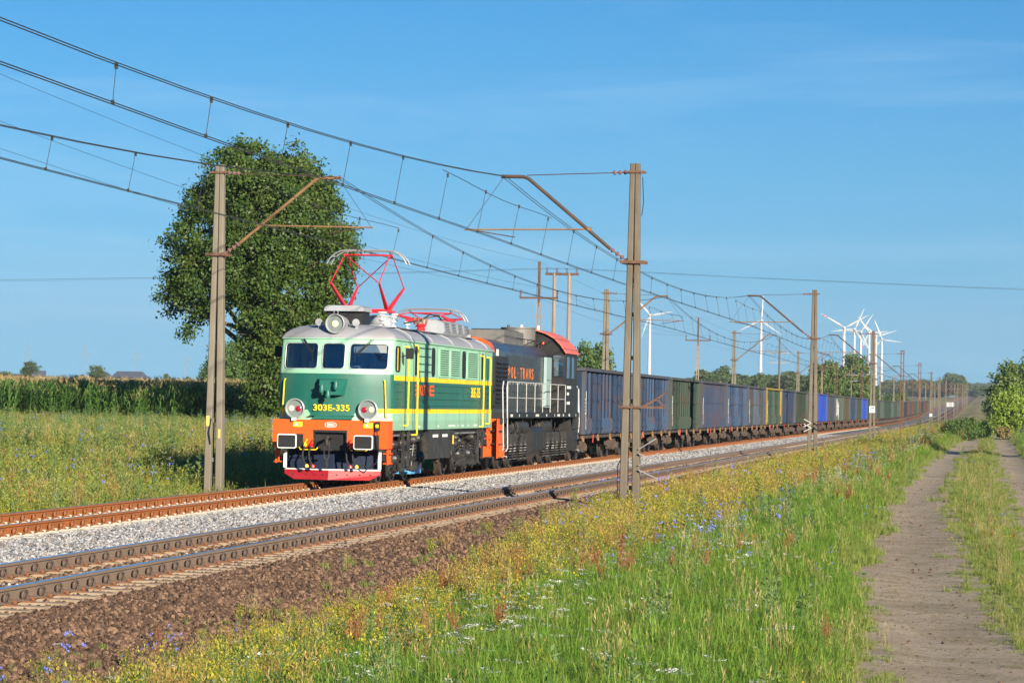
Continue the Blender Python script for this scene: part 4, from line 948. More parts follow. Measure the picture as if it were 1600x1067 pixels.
for y in (15.4,):
    for s in (-1, 1):
        mb = MB(); mb.lathe([(.14, 0), (.14, .3), (.11, .3), (.11, .58), (.24, .585), (.24, .62)], (s * .975, 15.4, 1.06), (0, 1, 0), 16); mb.obj('rear_buffer', M['black'], E1)
#==DIESEL==
# ------------------------------------------------------------------ diesel shunting locomotive
YD = YL + 16.7
D1 = thing('diesel_locomotive', 'black hood diesel locomotive with white railings and faded red cab roof', 'locomotive', (-S, YD, -.02))
mb = MB(); mb.bx(-1.5, 1.5, 1.5, 17.3, 1.66, 1.82); mb.bx(-1.5, 1.5, .35, 1.5, 1.5, 1.66); mb.bx(-.6, .6, .4, 17.0, 1.1, 1.66); fp = mb.obj('footplate', M['black'], D1, smooth=0)
mb = MB()
for y, wd in ((1.9, .4), (3.6, .1), (5.1, .15), (7.0, .6), (9.3, .2), (11.2, .15), (11.9, .5), (13.2, .2), (14.6, .3), (16.4, .12)):
    for k in range(max(1, int(wd / .09))): mb.bx(1.5, 1.504, y + k * .12, y + k * .12 + .07, 1.70, 1.78)
mb.obj('stencil_marks', M['white'], fp, smooth=0)
hp = [(.85, 1.82), (.85, 3.72), (.82, 3.88), (.72, 4.02), (.52, 4.13), (.25, 4.19), (0, 4.20)]
prof = hp + [(-a, b) for a, b in hp[::-1][1:]]
mb = MB(); mb.prism(prof, 'y', 2.0, 14.0); hood = mb.obj('engine_hood', M['black_hood'], D1, smooth=30)
mb = MB(); hp2 = [(a * 1.02, b + .015) for a, b in hp[1:]]; pr = hp2 + [(-a, b) for a, b in hp2[::-1][1:]]
mb.prism(pr, 'y', 1.93, 2.45); mb.obj('orange_nose_cap', M['orange'], hood, smooth=30)
mb = MB(); mb.bx(-.7, .7, 1.96, 2.0, 2.1, 3.5); mb.obj('radiator_grille', M['rubber'], hood, smooth=0)
MB().bx(.86, .868, 2.75, 3.2, 3.62, 3.84).obj('number_plate', M['white'], hood, smooth=0)
for s in (1, -1):
    X = lambda a: s * a
    def bb(mb, x0, x1, *r): return mb.bx(min(X(x0), X(x1)), max(X(x0), X(x1)), *r)
    lv_ = bb(MB(), .85, .90, 2.4, 4.85, 1.95, 3.62).obj('shutter_frame', M['black'], hood, smooth=0)
    for y0, y1 in ((2.55, 3.55), (3.7, 4.7)):
        bb(MB(), .90, .904, y0, y1, 2.12, 3.5).obj('shutter_dark', M['rubber'], lv_, smooth=0)
        for i, z in enumerate(np.linspace(2.16, 3.42, 10)):
            mb = MB(); mb.prism([(X(.90), z), (X(.97), z - .03), (X(.975), z - .015), (X(.905), z + .06)], 'y', y0, y1); mb.obj('shutter_slat', M['black'], lv_, smooth=0)
    for i in range(12):
        y = 4.95 + i * .62
        dr = bb(MB(), .85, .868, y, y + .585, 1.98, 3.70).obj('hood_door', M['black_hood'], hood, smooth=0)
        mb = MB()
        for z in (list(np.arange(3.34, 3.66, .05)) if i < 9 else []) + list(np.arange(2.06, 2.40, .05)):
            mb.bar((X(.872), y + .12, z), (X(.872), y + .47, z), .022, .02)
        mb.obj('door_louvres', M['black_hood'], dr, smooth=0)
        bb(MB(), .868, .882, y + .5, y + .54, 2.75, 2.85).obj('door_latch', M['grey_steel'], dr, smooth=0)
    tp = bb(MB(), .87, .98, 12.65, 13.75, 2.0, 3.76).obj('equipment_locker', M['teal_grey'], D1, smooth=0)
    bb(MB(), .98, .984, 12.65, 13.75, 2.95, 2.97).obj('locker_seam', M['rubber'], tp, smooth=0)
    ro = (PI / 2, 0, PI / 2 if s > 0 else -PI / 2)
    for i, ch in enumerate('POL·TRANS'):
        y = 5.25 + i * .61
        if ch == '·': MB().bx(min(X(.872), X(.876)), max(X(.872), X(.876)), y - .05, y + .05, 3.10, 3.15).obj('hood_lettering', M['orange'], hood, smooth=0)
        else: text_mesh('hood_lettering', ch, .4, M['letter_orange'], parent=hood, loc=(X(.873), y, 3.13), rot=ro, width=.33, height=.37, bold=.003)
    # railing
    rl = MB(); rl.tube([(X(1.46), 1.5, 2.80), (X(1.46), 13.95, 2.80)], .017, 6); rl.tube([(X(1.46), 1.5, 2.30), (X(1.46), 13.95, 2.30)], .014, 6); rail = rl.obj('railing', M['rail_white'], D1)
    for y in (1.5, 3.4, 5.2, 7.0, 8.7, 10.4, 12.2, 13.95): MB().tube([(X(1.46), y, 1.84), (X(1.46), y, 2.80)], .014, 6).obj('railing_post', M['rail_white'], rail)
    for y0, e in ((1.3, -1), (.5, -1)):
        mb = MB(); mb.tube([(X(1.46), y0 + .2, 2.80), (X(1.47), y0 - .02, 2.62), (X(1.50), y0, 1.5), (X(1.52), y0, .72), (X(1.46), y0, .62)], .021, 6); mb.obj('stair_handrail', M['rail_white'], rail)
    mb = MB(); mb.tube([(X(1.42), 17.0, 2.78), (X(1.46), 17.25, 2.70), (X(1.46), 17.3, 1.85)], .02, 6); mb.tube([(X(1.46), 17.3, 2.7), (X(1.48), 17.45, 1.5), (X(1.46), 17.4, 1.1)], .02, 6); mb.tube([(X(.6), 17.2, 2.78), (X(1.44), 17.2, 2.78)], .02, 6); mb.obj('rear_handrail', M['rail_white'], rail)
    # stairs
    for y0, y1, m in ((.05, 1.35, M['orange']), (16.1, 17.4, M['black'])):
        f = y0 < 5
        mb = MB(); pr = [(y0 + (0 if f else .35), 1.64), (y1 - (.35 if f else 0), 1.64), (y1, .42), (y0, .42)]
        mb.prism(pr, 'x', min(X(1.38), X(1.42)), max(X(1.38), X(1.42))); st = mb.obj('stair_side', m, D1, smooth=0)
        mb = MB()
        for z in (.44, .85, 1.25): mb.bx(min(X(1.0), X(1.5)), max(X(1.0), X(1.5)), y0 + .1, y1 - .1, z, z + .03)
        mb.obj('stair_tread', M['frame_black'], st, smooth=0)
        MB().bx(min(X(1.42), X(1.5)), max(X(1.42), X(1.5)), y1 - .16 if f else y1 - .16, y1, .43, .48).obj('white_tip', M['white'], st, smooth=0)
    # buffers
    for y, d in ((.4, -1), (17.0, 1)):
        mb = MB(); mb.lathe([(.14, 0), (.14, .3), (.11, .3), (.11, .55), (.23, .56), (.23, .6)], (X(.975), y, 1.06), (0, d, 0), 16); mb.obj('buffer', M['black'], D1)
# front end sheet in orange
mb = MB(); mb.prism([(-1.56, .44), (1.56, .44), (1.30, 1.64), (-1.30, 1.64)], 'y', .34, .38); mb.obj('end_sheet', M['orange'], D1, smooth=0)
mb = MB(); mb.bx(-1.38, 1.38, 17.0, 17.04, .55, 1.66); mb.obj('end_sheet', M['black'], D1, smooth=0)
for s in (-1, 1): MB().prism([(s * .95, .46), (s * 1.56, .46), (s * 1.36, 1.64), (s * .95, 1.64)], 'y', 15.95, 15.99).obj('step_sheet', M['black'], D1, smooth=0)
# stack and roof box
mb = MB(); mb.lathe([(.60, 0), (.60, .58), (.62, .60), (.62, .64), (.56, .64), (.54, .3), (0, .3)], (0, 12.3, 4.14), (0, 0, 1), 30); stk = mb.obj('exhaust_drum', M['stack'], D1)
MB().tube([(-.3, 12.0, 4.7), (-.3, 12.0, 4.86)], .05, 8).obj('drum_pipe', M['frame_black'], stk)
mb = MB(); mb.bx(-.62, .62, 5.6, 9.6, 4.08, 4.52); rbx = mb.obj('roof_fan_box', M['stack'], D1, smooth=0)
MB().bx(-.5, .5, 5.8, 9.4, 4.52, 4.56).obj('fan_grille', M['frame_black'], rbx, smooth=0)
for s in (1,):
    rl = MB(); rl.tube([(s * .62, 8.0, 4.32), (s * .62, 13.9, 4.32)], .016, 6); g = rl.obj('roof_grab_rail', M['black'], D1)
    for y in np.linspace(8.2, 13.7, 8): MB().tube([(s * .62, y, 4.08), (s * .62, y, 4.32)], .012, 5).obj('grab_post', M['black'], g)
# cab
arch = [(1.47, 3.98), (1.30, 4.26), (1.05, 4.50), (.75, 4.66), (.4, 4.76), (0, 4.79)]
pa = [(1.45, 1.82)] + [(a * .985, b - .03) for a, b in arch]; pc_ = pa + [(-a, b) for a, b in pa[::-1]][1:] if False else pa + [(-a, b) for a, b in pa[::-1][1:]]
mb = MB()
# walls with openings: front wall
Yc0, Yc1 = 14.0, 16.85
mb.prism([(.86, 1.82), (1.45, 1.82), (1.45, 3.12), (.86, 3.12)], 'y', Yc0, Yc0 + .05)
mb.prism([(.86, 3.12), (.98, 3.12), (.98, 3.86), (.86, 3.86)], 'y', Yc0, Yc0 + .05); mb.prism([(1.37, 3.12), (1.45, 3.12), (1.45, 3.86), (1.37, 3.86)], 'y', Yc0, Yc0 + .05)
top = [(1.45, 3.86)] + [(a * .985, b - .03) for a, b in arch] + [(-a * .985, b - .03) for a, b in arch[::-1][1:]] + [(-1.45, 3.86)]
mb.prism(top, 'y', Yc0, Yc0 + .05); mb.prism([(-1.45, 1.82), (-.86, 1.82), (-.86, 3.86), (-1.45, 3.86)], 'y', Yc0, Yc0 + .05)
mb.prism(top, 'y', Yc1 - .05, Yc1); mb.bx(-1.45, 1.45, Yc1 - .05, Yc1, 1.82, 3.1)
for s in (-1, 1):
    x0, x1 = sorted((s * 1.40, s * 1.45)); mb.bx(x0, x1, Yc0 + .05, Yc1 - .05, 1.82, 3.05); mb.bx(x0, x1, Yc0 + .05, Yc1 - .05, 3.82, 3.96)
    for a, b in ((Yc0 + .05, Yc0 + .3), (15.3, 15.5), (Yc1 - .4, Yc1 - .05)): mb.bx(x0, x1, a, b, 3.05, 3.82)
    mb.bx(*sorted((s * 1.2, s * 1.45)), Yc1 - .05, Yc1, 3.1, 3.86)
cab = mb.obj('cab', M['black'], D1, smooth=0)
mb = MB(); mb.bx(.98, 1.37, Yc0 + .02, Yc0 + .025, 3.12, 3.86); mb.obj('cab_window_pane', M['glass'], cab, smooth=0)
mb = MB(); fr_ = [(a + 1.175, b + 3.49) for a, b in rrect(.205, .38, .05)]; mb.tube([(a, Yc0 - .006, b) for a, b in fr_ + [fr_[0]]], .016, 5, caps=False); mb.obj('cab_window_frame', M['rubber'], cab)
for s in (-1, 1):
    for a, b in ((Yc0 + .3, 15.3), (15.5, Yc1 - .4)): MB().bx(*sorted((s * 1.42, s * 1.425)), a, b, 3.05, 3.82).obj('cab_side_pane', M['glass'], cab, smooth=0)
mb = MB(); mb.bx(-1.0, 1.0, Yc1 - .03, Yc1 - .025, 3.1, 3.86); mb.obj('cab_rear_pane', M['glass'], cab, smooth=0)
mb = MB(); mb.bx(.98, 1.37, Yc0 + .1, Yc0 + .11, 3.62, 3.86); mb.obj('brown_blind', M['gear_brown'], cab, smooth=0)
mb = MB(); mb.lathe([(.13, 0), (.13, .04)], (1.2, Yc0 + .3, 3.40), (0, 1, 0), 14); mb.obj('desk_fan', M['teal_grey'], cab)
outer = arch; inner = [(a * .975, b - .045) for a, b in arch]
def arcpts(l): return l + [(-a, b) for a, b in l[::-1][1:]]
o_, i_ = arcpts([(1.52, 3.93)] + outer[1:]), arcpts([(1.47, 3.92)] + inner[1:])
mb = MB(); nn = len(o_); vs = [(a, y, b) for y in (13.85, 17.05) for a, b in o_] + [(a, y, b) for y in (13.85, 17.05) for a, b in i_]
fs = []
for j in range(nn - 1):
    fs += [(j, j + 1, nn + j + 1, nn + j), (2 * nn + j, 3 * nn + j, 3 * nn + j + 1, 2 * nn + j + 1), (j, 2 * nn + j, 2 * nn + j + 1, j + 1), (nn + j, nn + j + 1, 3 * nn + j + 1, 3 * nn + j)]
fs += [(0, nn, 3 * nn, 2 * nn), (nn - 1, 3 * nn - 1, 4 * nn - 1, 2 * nn - 1)]
mb.add(vs, fs); cr = mb.obj('cab_roof', M['faded_red'], D1, smooth=45); cr['label'] = 'arched cab roof in faded red'
mb = MB(); mb.lathe([(.05, 0), (.05, .05), (.0, .07)], (.62, 13.99, 4.28), (0, -1, 0), 10); mb.obj('amber_marker', M['orange'], cab)
for x, y in ((-.2, 14.2), (.25, 15.2)): MB().tube([(x, y, 4.75), (x, y, 4.93)], .045, 8).obj('roof_vent', M['plaster'], cr)
mb = MB(); mb.tube([(1.0, 13.97, 2.75), (1.2, 13.93, 2.9)], .014, 5); mb.tube([(1.15, 13.97, 2.6), (1.4, 13.93, 2.68)], .014, 5); mb.obj('door_grip', M['rubber'], cab)
for i, z in enumerate((2.45, 2.12, 2.68)): MB().bx(1.45, 1.454, 14.4, 14.9 + .25 * i, z, z + .1).obj('data_stencil', M['white'], cab, smooth=0)
# tank, reservoirs, bogies
mb = MB(); mb.prism([(1.40, .62), (1.40, 1.18), (1.28, 1.34), (-1.28, 1.34), (-1.40, 1.18), (-1.40, .62), (-.9, .24), (.9, .24)], 'y', 7.2, 9.9); tk = mb.obj('fuel_tank', M['black'], D1, smooth=0)
for y in (7.9, 8.6, 9.3): MB().bx(1.40, 1.41, y, y + .03, .64, 1.16).obj('tank_strap', M['frame_black'], tk, smooth=0)
for y0, y1 in ((4.5, 6.9), (10.0, 12.0)):
    mb = MB(); mb.lathe([(.0, 0), (.18, .03), (.27, .14), (.27, y1 - y0 - .14), (.18, y1 - y0 - .03), (0, y1 - y0)], (1.05, y0, 1.36), (0, 1, 0), 18); mb.obj('air_reservoir', M['frame_black'], D1)
def dbogie(axles):
    b = MB()
    for s in (-1, 1):
        x0, x1 = sorted((s * .98, s * 1.08)); b.prism([(axles[0] - .6, .95), (axles[0] - .6, .7), (axles[0] - .2, .72), (axles[1], .64), (axles[2] + .2, .72), (axles[2] + .6, .7), (axles[2] + .6, .95)], 'x', x0, x1)
    bo = b.obj('bogie', M['frame_black'], D1, smooth=0)
    for y in axles:
        wheelset(bo, y, .525, M['wheel_steel'])
        for s in (-1, 1):
            mb = MB(); mb.lathe([(.18, 0), (.18, .14), (.12, .17), (0, .18)], (s * 1.08, y, .53), (s, 0, 0), 14); mb.obj('axle_box', M['frame_black'], bo)
            for d in (-.42, .42):
                mb = MB(); mb.coil((s * 1.2, y + d, .36), .11, .42, 5, .028); mb.lathe([(.14, 0), (.14, .03)], (s * 1.2, y + d, .33), (0, 0, 1), 12); mb.lathe([(.14, 0), (.14, .05)], (s * 1.2, y + d, .78), (0, 0, 1), 12); mb.obj('coil_spring', M['frame_black'], bo)
                mb = MB(); mb.prism([(y + d - .18, .84), (y + d + .18, .84), (y + d + .05, 1.15), (y + d - .12, 1.15)], 'x', *sorted((s * 1.1, s * 1.3))); mb.obj('spring_bracket', M['frame_black'], bo, smooth=0)
    for s in (-1, 1):
        mb = MB(); mb.lathe([(.22, 0), (.22, .12), (.1, .16)], (s * 1.12, axles[1] - .9, 1.05), (s, 0, 0), 16); mb.obj('brake_cylinder', M['frame_black'], bo)
dbogie((1.9, 4.0, 6.1)); dbogie((11.0, 13.1, 15.2))
for k in range(14):
    y = rnd.uniform(1.6, 15.5); mb = MB(); x = rnd.uniform(1.15, 1.4); mb.tube([(x, y, 1.62), (x, y + rnd.uniform(-.2, .2), 1.3), (x - .05, y + rnd.uniform(-.6, .6), 1.15), (x - .1, y + rnd.uniform(-.4, .4), .6)], .016, 5); mb.obj('brake_pipe', M['frame_black'], D1)

# ------------------------------------------------------------------ gondola wagons
WL, WP = 13.75, 14.83; YW = YL + 35.05
def wagon_meshes():
    m = {}
    mb = MB()
    for s in (-1, 1): mb.bx(*sorted((s * 1.38, s * 1.42)), 0, WL, 1.0, 3.36)
    mb.bx(-1.38, 1.38, 0, .04, 1.0, 3.36); mb.bx(-1.38, 1.38, WL - .04, WL, 1.0, 3.36); mb.bx(-1.38, 1.38, .04, WL - .04, 1.0, 1.05); m['body'] = mb.mesh('body', M['wagon'], 0)
    mb = MB()
    for s in (-1, 1): mb.bx(*sorted((s * 1.36, s * 1.57)), -.06, WL + .06, 3.36, 3.48)
    mb.bx(-1.36, 1.36, -.06, .10, 3.36, 3.48); mb.bx(-1.36, 1.36, WL - .10, WL + .06, 3.36, 3.48); m['rim'] = mb.mesh('top_rim', M['wagon_rim'], 0)
    for s, k in ((1, 'ribR'), (-1, 'ribL')):
        mb = MB(); pr = [(s * 1.42, -.05), (s * 1.495, -.035), (s * 1.495, .035), (s * 1.42, .05)]
        vs = []
        for z, f in ((1.0, .7), (1.15, 1.0), (1.55, 1.0), (1.62, .8), (3.36, .8)):
            vs += [(s * 1.42 + (p[0] - s * 1.42) * (2.1 if z < 1.6 and z > 1.05 else 1.0), p[1] * (1 if z < 1.6 else f), z) for p in pr]
        fs = [(i * 4 + j, i * 4 + (j + 1) % 4, i * 4 + 4 + (j + 1) % 4, i * 4 + 4 + j) for i in range(4) for j in range(4)]
        mb.add(vs, fs); m[k] = mb.mesh('rib', M['wagon'], 0)
        mb = MB(); mb.bx(*sorted((s * 1.42, s * 1.56)), -.11, .11, 1.0, 3.36); m['post' + k] = mb.mesh('corner_post', M['wagon_rim'], 0)
        mb = MB()
        for y in (0, 1.5):
            mb.bx(*sorted((s * 1.42, s * 1.53)), y - .04, y + .04, 1.0, 3.30)
        mb.bx(*sorted((s * 1.42, s * 1.47)), .04, 1.46, 1.04, 1.14); mb.bx(*sorted((s * 1.42, s * 1.47)), .72, .78, 1.14, 3.2)
        for z in (1.5, 2.2, 2.9): mb.bx(*sorted((s * 1.46, s * 1.56)), -.07, .07, z, z + .08); mb.bx(*sorted((s * 1.46, s * 1.56)), 1.43, 1.57, z, z + .08)
        m['door' + k] = mb.mesh('side_door', M['wagon'], 0)
        mb = MB(); mb.bx(*sorted((s * 1.42, s * 1.45)), .2, WL - .2, 2.28, 2.33); mb.bx(*sorted((s * 1.42, s * 1.46)), .2, WL - .2, 1.18, 1.24); m['belt' + k] = mb.mesh('belt_rail', M['wagon'], 0)
    mb = MB()
    for y, d in ((0, -1), (WL, 1)):
        for x in (-1.0, -.5, 0, .5, 1.0): mb.bx(x - .04, x + .04, *sorted((y, y + d * .10)), 1.0, 3.36)
    m['endrib'] = mb.mesh('end_rib', M['wagon'], 0)
    mb = MB(); mb.bx(-.25, .25, .1, WL - .1, .80, 1.0)
    for s in (-1, 1): mb.bx(*sorted((s * 1.2, s * 1.32)), .0, WL, .84, 1.0)
    for y in np.linspace(.3, WL - .3, 9): mb.bx(-1.2, 1.2, y - .05, y + .05, .86, 1.0)
    m['under'] = mb.mesh('underframe', M['gear_brown'], 0)
    mb = MB()
    for s in (-1, 1):
        mb.prism([(-1.35, .62), (-1.35, .50), (-.6, .40), (.6, .40), (1.35, .50), (1.35, .62), (.5, .78), (-.5, .78)], 'x', *sorted((s * .96, s * 1.06)))
        for y in (-.9, .9): mb.lathe([(.14, 0), (.14, .12), (.06, .15)], (s * 1.06, y, .46), (s, 0, 0), 10); mb.bx(*sorted((s * .98, s * 1.18)), y - .2, y + .2, .36, .6); mb.lathe([(.10, 0), (.10, .2)], (s * 1.02, y - .28, .46), (0, 0, 1), 8); mb.lathe([(.10, 0), (.10, .2)], (s * 1.02, y + .28, .46), (0, 0, 1), 8)
        for y in (-.55, -.1, .35, .62): mb.bar((s * 1.12, y, .95), (s * 1.1, y + .08, .3), .05, .07)
        mb.bx(*sorted((s * 1.06, s * 1.2)), -.22, .22, .34, .55)
    mb.bx(-.96, .96, -.2, .2, .5, .8); m['bogie'] = mb.mesh('bogie', M['gear_brown'], 30)
    r = .46; mb = MB()
    for s in (-1, 1): mb.lathe([(r + .03, -.04), (r + .03, -.01), (r, 0), (r, .10), (r - .05, .105), (.12, .06), (.12, .12), (.001, .13)], (s * .70, 0, r), (s, 0, 0), 20)
    mb.lathe([(.07, -.7), (.07, .7)], (0, 0, r), (1, 0, 0), 8); m['wheel'] = mb.mesh('wheelset', M['wheel_steel'])
    mb = MB(); mb.lathe([(.13, 0), (.13, .28), (.10, .28), (.10, .5), (.22, .51), (.22, .55)], (0, 0, 0), (0, -1, 0), 14); m['buffer'] = mb.mesh('buffer', M['gear_brown'])
    mb = MB(); mb.bar((1.34, 0, .66), (1.36, 0, 1.06), .035, .025); m['lever'] = mb.mesh('brake_lever', M['dull_red'], 0)
    mb = MB(); mb.bar((1.34, 0, .78), (1.36, 0, 1.0), .06, .04); mb.bx(1.3, 1.36, .3, .42, .72, .86); m['tag'] = mb.mesh('step_bracket', M['bracket'], 0)
    mb = MB(); mb.tube([(1.48, -.04, 1.2), (1.58, -.06, 1.2), (1.58, -.06, 2.6), (1.48, -.04, 2.6)], .011, 5); m['grab'] = mb.mesh('grab_rail', M['grey_steel'], 0)
    # low detail body for far wagons: one mesh with its ribs
    mb = MB()
    for s in (-1, 1):
        mb.bx(*sorted((s * 1.38, s * 1.42)), 0, WL, 1.0, 3.36)
        for y in np.linspace(.12, WL - .12, 13): mb.bx(*sorted((s * 1.42, s * 1.50)), y - .045, y + .045, 1.0, 3.36)
    mb.bx(-1.38, 1.38, 0, .04, 1.0, 3.36); mb.bx(-1.38, 1.38, WL - .04, WL, 1.0, 3.36); mb.bx(-1.38, 1.38, .04, WL - .04, 1.0, 1.05); m['lowbody'] = mb.mesh('body', M['wagon'], 0)
    mb = MB()
    for y in (-.9, .9):
        for s in (-1, 1): mb.lathe([(.49, -.04), (.46, 0), (.46, .10), (.1, .12)], (s * .70, y, .46), (s, 0, 0), 12); mb.bx(*sorted((s * .98, s * 1.2)), y - .25, y + .25, .34, .62)
    for s in (-1, 1): mb.bx(*sorted((s * .96, s * 1.08)), -1.35, 1.35, .42, .72)
    m['lowbogie'] = mb.mesh('bogie', M['gear_brown'], 30)
    return m
WM = wagon_meshes()
BLUE, NAVY, GRN, STEEL, OLIVE, BRIGHT, TEAL, GREY, RUST, YEL, PALE = (.011, .038, .090), (.008, .021, .055), (.012, .040, .029), (.030, .050, .075), (.05, .055, .036), (.006, .06, .42), (.02, .05, .046), (.05, .053, .058), (.11, .04, .02), (.26, .18, .035), (.055, .09, .075)
WCOL = [(BLUE, 'blue'), (BLUE, 'blue'), (GRN, 'dark green'), (NAVY, 'navy blue'), (BLUE, 'blue'), (STEEL, 'steel blue'), (GRN, 'dark green with yellow ends'), (BLUE, 'blue'), (GRN, 'dark green'), (GREY, 'grey'), (BRIGHT, 'bright blue'), (STEEL, 'steel blue'), (PALE, 'pale'), (OLIVE, 'olive'), (BLUE, 'blue'), (TEAL, 'dark teal'), (BRIGHT, 'bright blue'), (GRN, 'dark green'), (OLIVE, 'olive'), (TEAL, 'dark teal'), (PALE, 'pale grey green'), (TEAL, 'dark teal'), (GRN, 'dark green'), (PALE, 'pale grey green')]
WCOL += [((TEAL, 'dark teal'), (PALE, 'pale grey green'), (OLIVE, 'olive'), (GRN, 'dark green'), (NAVY, 'navy blue'), (RUST, 'rusty brown'), (STEEL, 'steel blue'), (RUST, 'rusty brown'), (GREY, 'grey'))[i % 9] for i in range(18)]
NW = 42
for i in range(NW):
    col, cn = WCOL[i]; y = YW + WP * i
    r = thing('gondola_wagon', '%s open gondola wagon, %s behind the black diesel locomotive' % (cn, ordinal(i)), 'freight wagon', (-S, y, float(railz(y + WL / 2))), 'gondola wagons of the freight train')
    k = .68 + .3 * rng.random(); col = tuple(min(1, c * k) for c in col); rim = tuple(.6 * c + .045 for c in col)
    if i == 6: rim = YEL
    if i < 7:
        link('body', WM['body'], r, color=tuple(c * .72 for c in col)); link('top_rim', WM['rim'], r, color=rim)  # panel colour darkened: recess shade between the ribs is painted in
        doors = (3.1, 9.2) if i % 3 != 2 else (2.0, 10.2)
        for s, kk in ((1, 'ribR'), (-1, 'ribL')):
            n = 15 if i == 3 else 13
            for yy in np.linspace(.85, WL - .85, n):
                if any(d - .35 < yy < d + 1.85 for d in doors) and i != 3: continue
                link('rib', WM[kk], r, (0, yy, 0), color=tuple(c * 1.5 + .014 for c in col))  # ribs lighter than the panels: their sunlit contrast is put into the colour
            for yy in (.13, WL - .13): link('corner_post', WM['post' + kk], r, (0, yy, 0), color=rim)
            mb = MB()
            for q_ in range(5): mb.bx(1.562, 1.565, .05, .05 + .04 + .09 * rng.random(), 1.75 + .13 * q_, 1.81 + .13 * q_)
            if s > 0: mb.obj('stencil_marks', M['white'], r, smooth=0)
            if i != 3:
                for d in doors: link('side_door', WM['door' + kk], r, (0, d, 0), color=tuple(c * 1.2 + .006 for c in col))
            link('belt_rail', WM['belt' + kk], r, color=col)
        link('end_rib', WM['endrib'], r, color=col); link('underframe', WM['under'], r)
        for yy in (2.35, WL - 2.35):
            b = link('bogie', WM['bogie'], r, (0, yy, 0))
            for d in (-.9, .9): link('wheelset', WM['wheel'], b, (0, d, 0))
        for x in (-.875, .875):
            link('buffer', WM['buffer'], r, (x, 0, 1.06)); link('buffer', WM['buffer'], r, (x, WL, 1.06), rot=(0, 0, PI))
        link('brake_lever', WM['lever'], r, (0, 3.9 + (i * 5) % 4, 0))
        for yy in (1.0, 5.2, 8.9, 12.4): link('step_bracket', WM['tag'], r, (0, yy, 0))
        link('grab_rail', WM['grab'], r, (0, .2, 0))
    else:
        link('body', WM['lowbody'], r, color=col); link('top_rim', WM['rim'], r, color=rim); link('underframe', WM['under'], r)
        for yy in (2.35, WL - 2.35): link('bogie', WM['lowbogie'], r, (0, yy, 0))
        if i < 20:
            link('brake_lever', WM['lever'], r, (0, 3.9 + (i % 3), 0)); link('step_bracket', WM['tag'], r, (0, 9.5, 0))
            for yy in (.13, WL - .13): link('corner_post', WM['postribR'], r, (0, yy, 0), color=rim)
            for d in (3.1, 9.2):
                link('side_door', WM['doorribR'], r, (0, d, 0), color=tuple(c * 1.15 for c in col))
    if i == 12:
        mb = MB(); prr = random.Random(5)
        for k in range(9): yy = 1.2 + k * .55; mb.bx(1.512, 1.516, yy, yy + .5, 1.1 + prr.random() * .5, 2.5 + prr.random() * .7)
        mb.obj('white_graffiti', M['white'], r, smooth=0)
#==VEG==
# ------------------------------------------------------------------ plants: prototypes
class TB:
    """triangle collector with per-vertex 'var' and material index"""
    def __init__(s, seed): s.co = []; s.f = []; s.v = []; s.m = []; s.r = random.Random(seed)
    def tri(s, pts, fs, mi, var=None):
        b = len(s.co); s.co += pts; s.f += [tuple(i + b for i in f) for f in fs]; s.m += [mi] * len(fs); s.v += [s.r.random() if var is None else var] * len(pts)
    def blade(s, x, y, h, w, lean, az, mi, curl=.35, z0=0.0, var=None):
        ca, sa = math.cos(az), math.sin(az); px, py = -sa * w / 2, ca * w / 2
        mx, my, mz = x + ca * lean * .35, y + sa * lean * .35, z0 + h * .58; tx, ty, tz = x + ca * lean, y + sa * lean, z0 + h * (1 - curl * min(1, lean / max(h, .01)))
        s.tri([(x + px, y + py, z0), (x - px, y - py, z0), (mx + px * .8, my + py * .8, mz), (mx - px * .8, my - py * .8, mz), (tx, ty, tz)], [(0, 1, 3), (0, 3, 2), (2, 3, 4)], mi, var)
    def stem(s, p, q, w, mi):
        (x0, y0, z0), (x1, y1, z1) = p, q
        s.tri([(x0 - w, y0, z0), (x0 + w, y0, z0), (x1, y1, z1), (x0, y0 - w, z0), (x0, y0 + w, z0)], [(0, 1, 2), (3, 4, 2)], mi)
    def disc(s, c, r, mi, k=5, tilt=.3, var=None):
        a = s.r.uniform(0, 6.28); tx, ty = s.r.uniform(-tilt, tilt), s.r.uniform(-tilt, tilt)
        pts = [(c[0] + r * math.cos(a + 6.283 * i / k), c[1] + r * math.sin(a + 6.283 * i / k), c[2] + r * (tx * math.cos(a + 6.283 * i / k) + ty * math.sin(a + 6.283 * i / k))) for i in range(k)]
        s.tri(pts, [(0, i, i + 1) for i in range(1, k - 1)], mi, var)
    def leaf(s, c, d, L, w, mi, var=None):
        d = Vector(d).normalized(); a = d.cross(Vector((s.r.uniform(-1, 1), s.r.uniform(-1, 1), s.r.uniform(.2, 1)))).normalized() * w / 2; c = Vector(c)
        s.tri([tuple(c), tuple(c + d * L * .5 + a), tuple(c + d * L), tuple(c + d * L * .5 - a)], [(0, 1, 2), (0, 2, 3)], mi, var)
    def mesh(s, name, mats):
        me = rawmesh(name, np.array(s.co, 'f'), np.array(s.f, 'i'), mats, s.v, smooth=False)
        me.polygons.foreach_set('material_index', np.array(s.m, 'i')); return me
GL = leafmat('lush_grass', [(.09, .20, .020), (.14, .28, .028), (.21, .34, .045), (.31, .37, .09)], .45)
GB = leafmat('bank_grass', [(.13, .20, .022), (.20, .27, .035), (.28, .32, .055), (.36, .34, .10)], .45)
GO = leafmat('olive_grass', [(.09, .15, .024), (.15, .21, .038), (.24, .27, .065), (.12, .18, .032)], .35)
GD = leafmat('straw_grass', [(.28, .23, .085), (.38, .31, .13), (.24, .22, .07), (.44, .37, .20)], .35)
GY = leafmat('yellow_herb', [(.40, .37, .03), (.30, .31, .04), (.52, .42, .03), (.24, .26, .05)], .35)
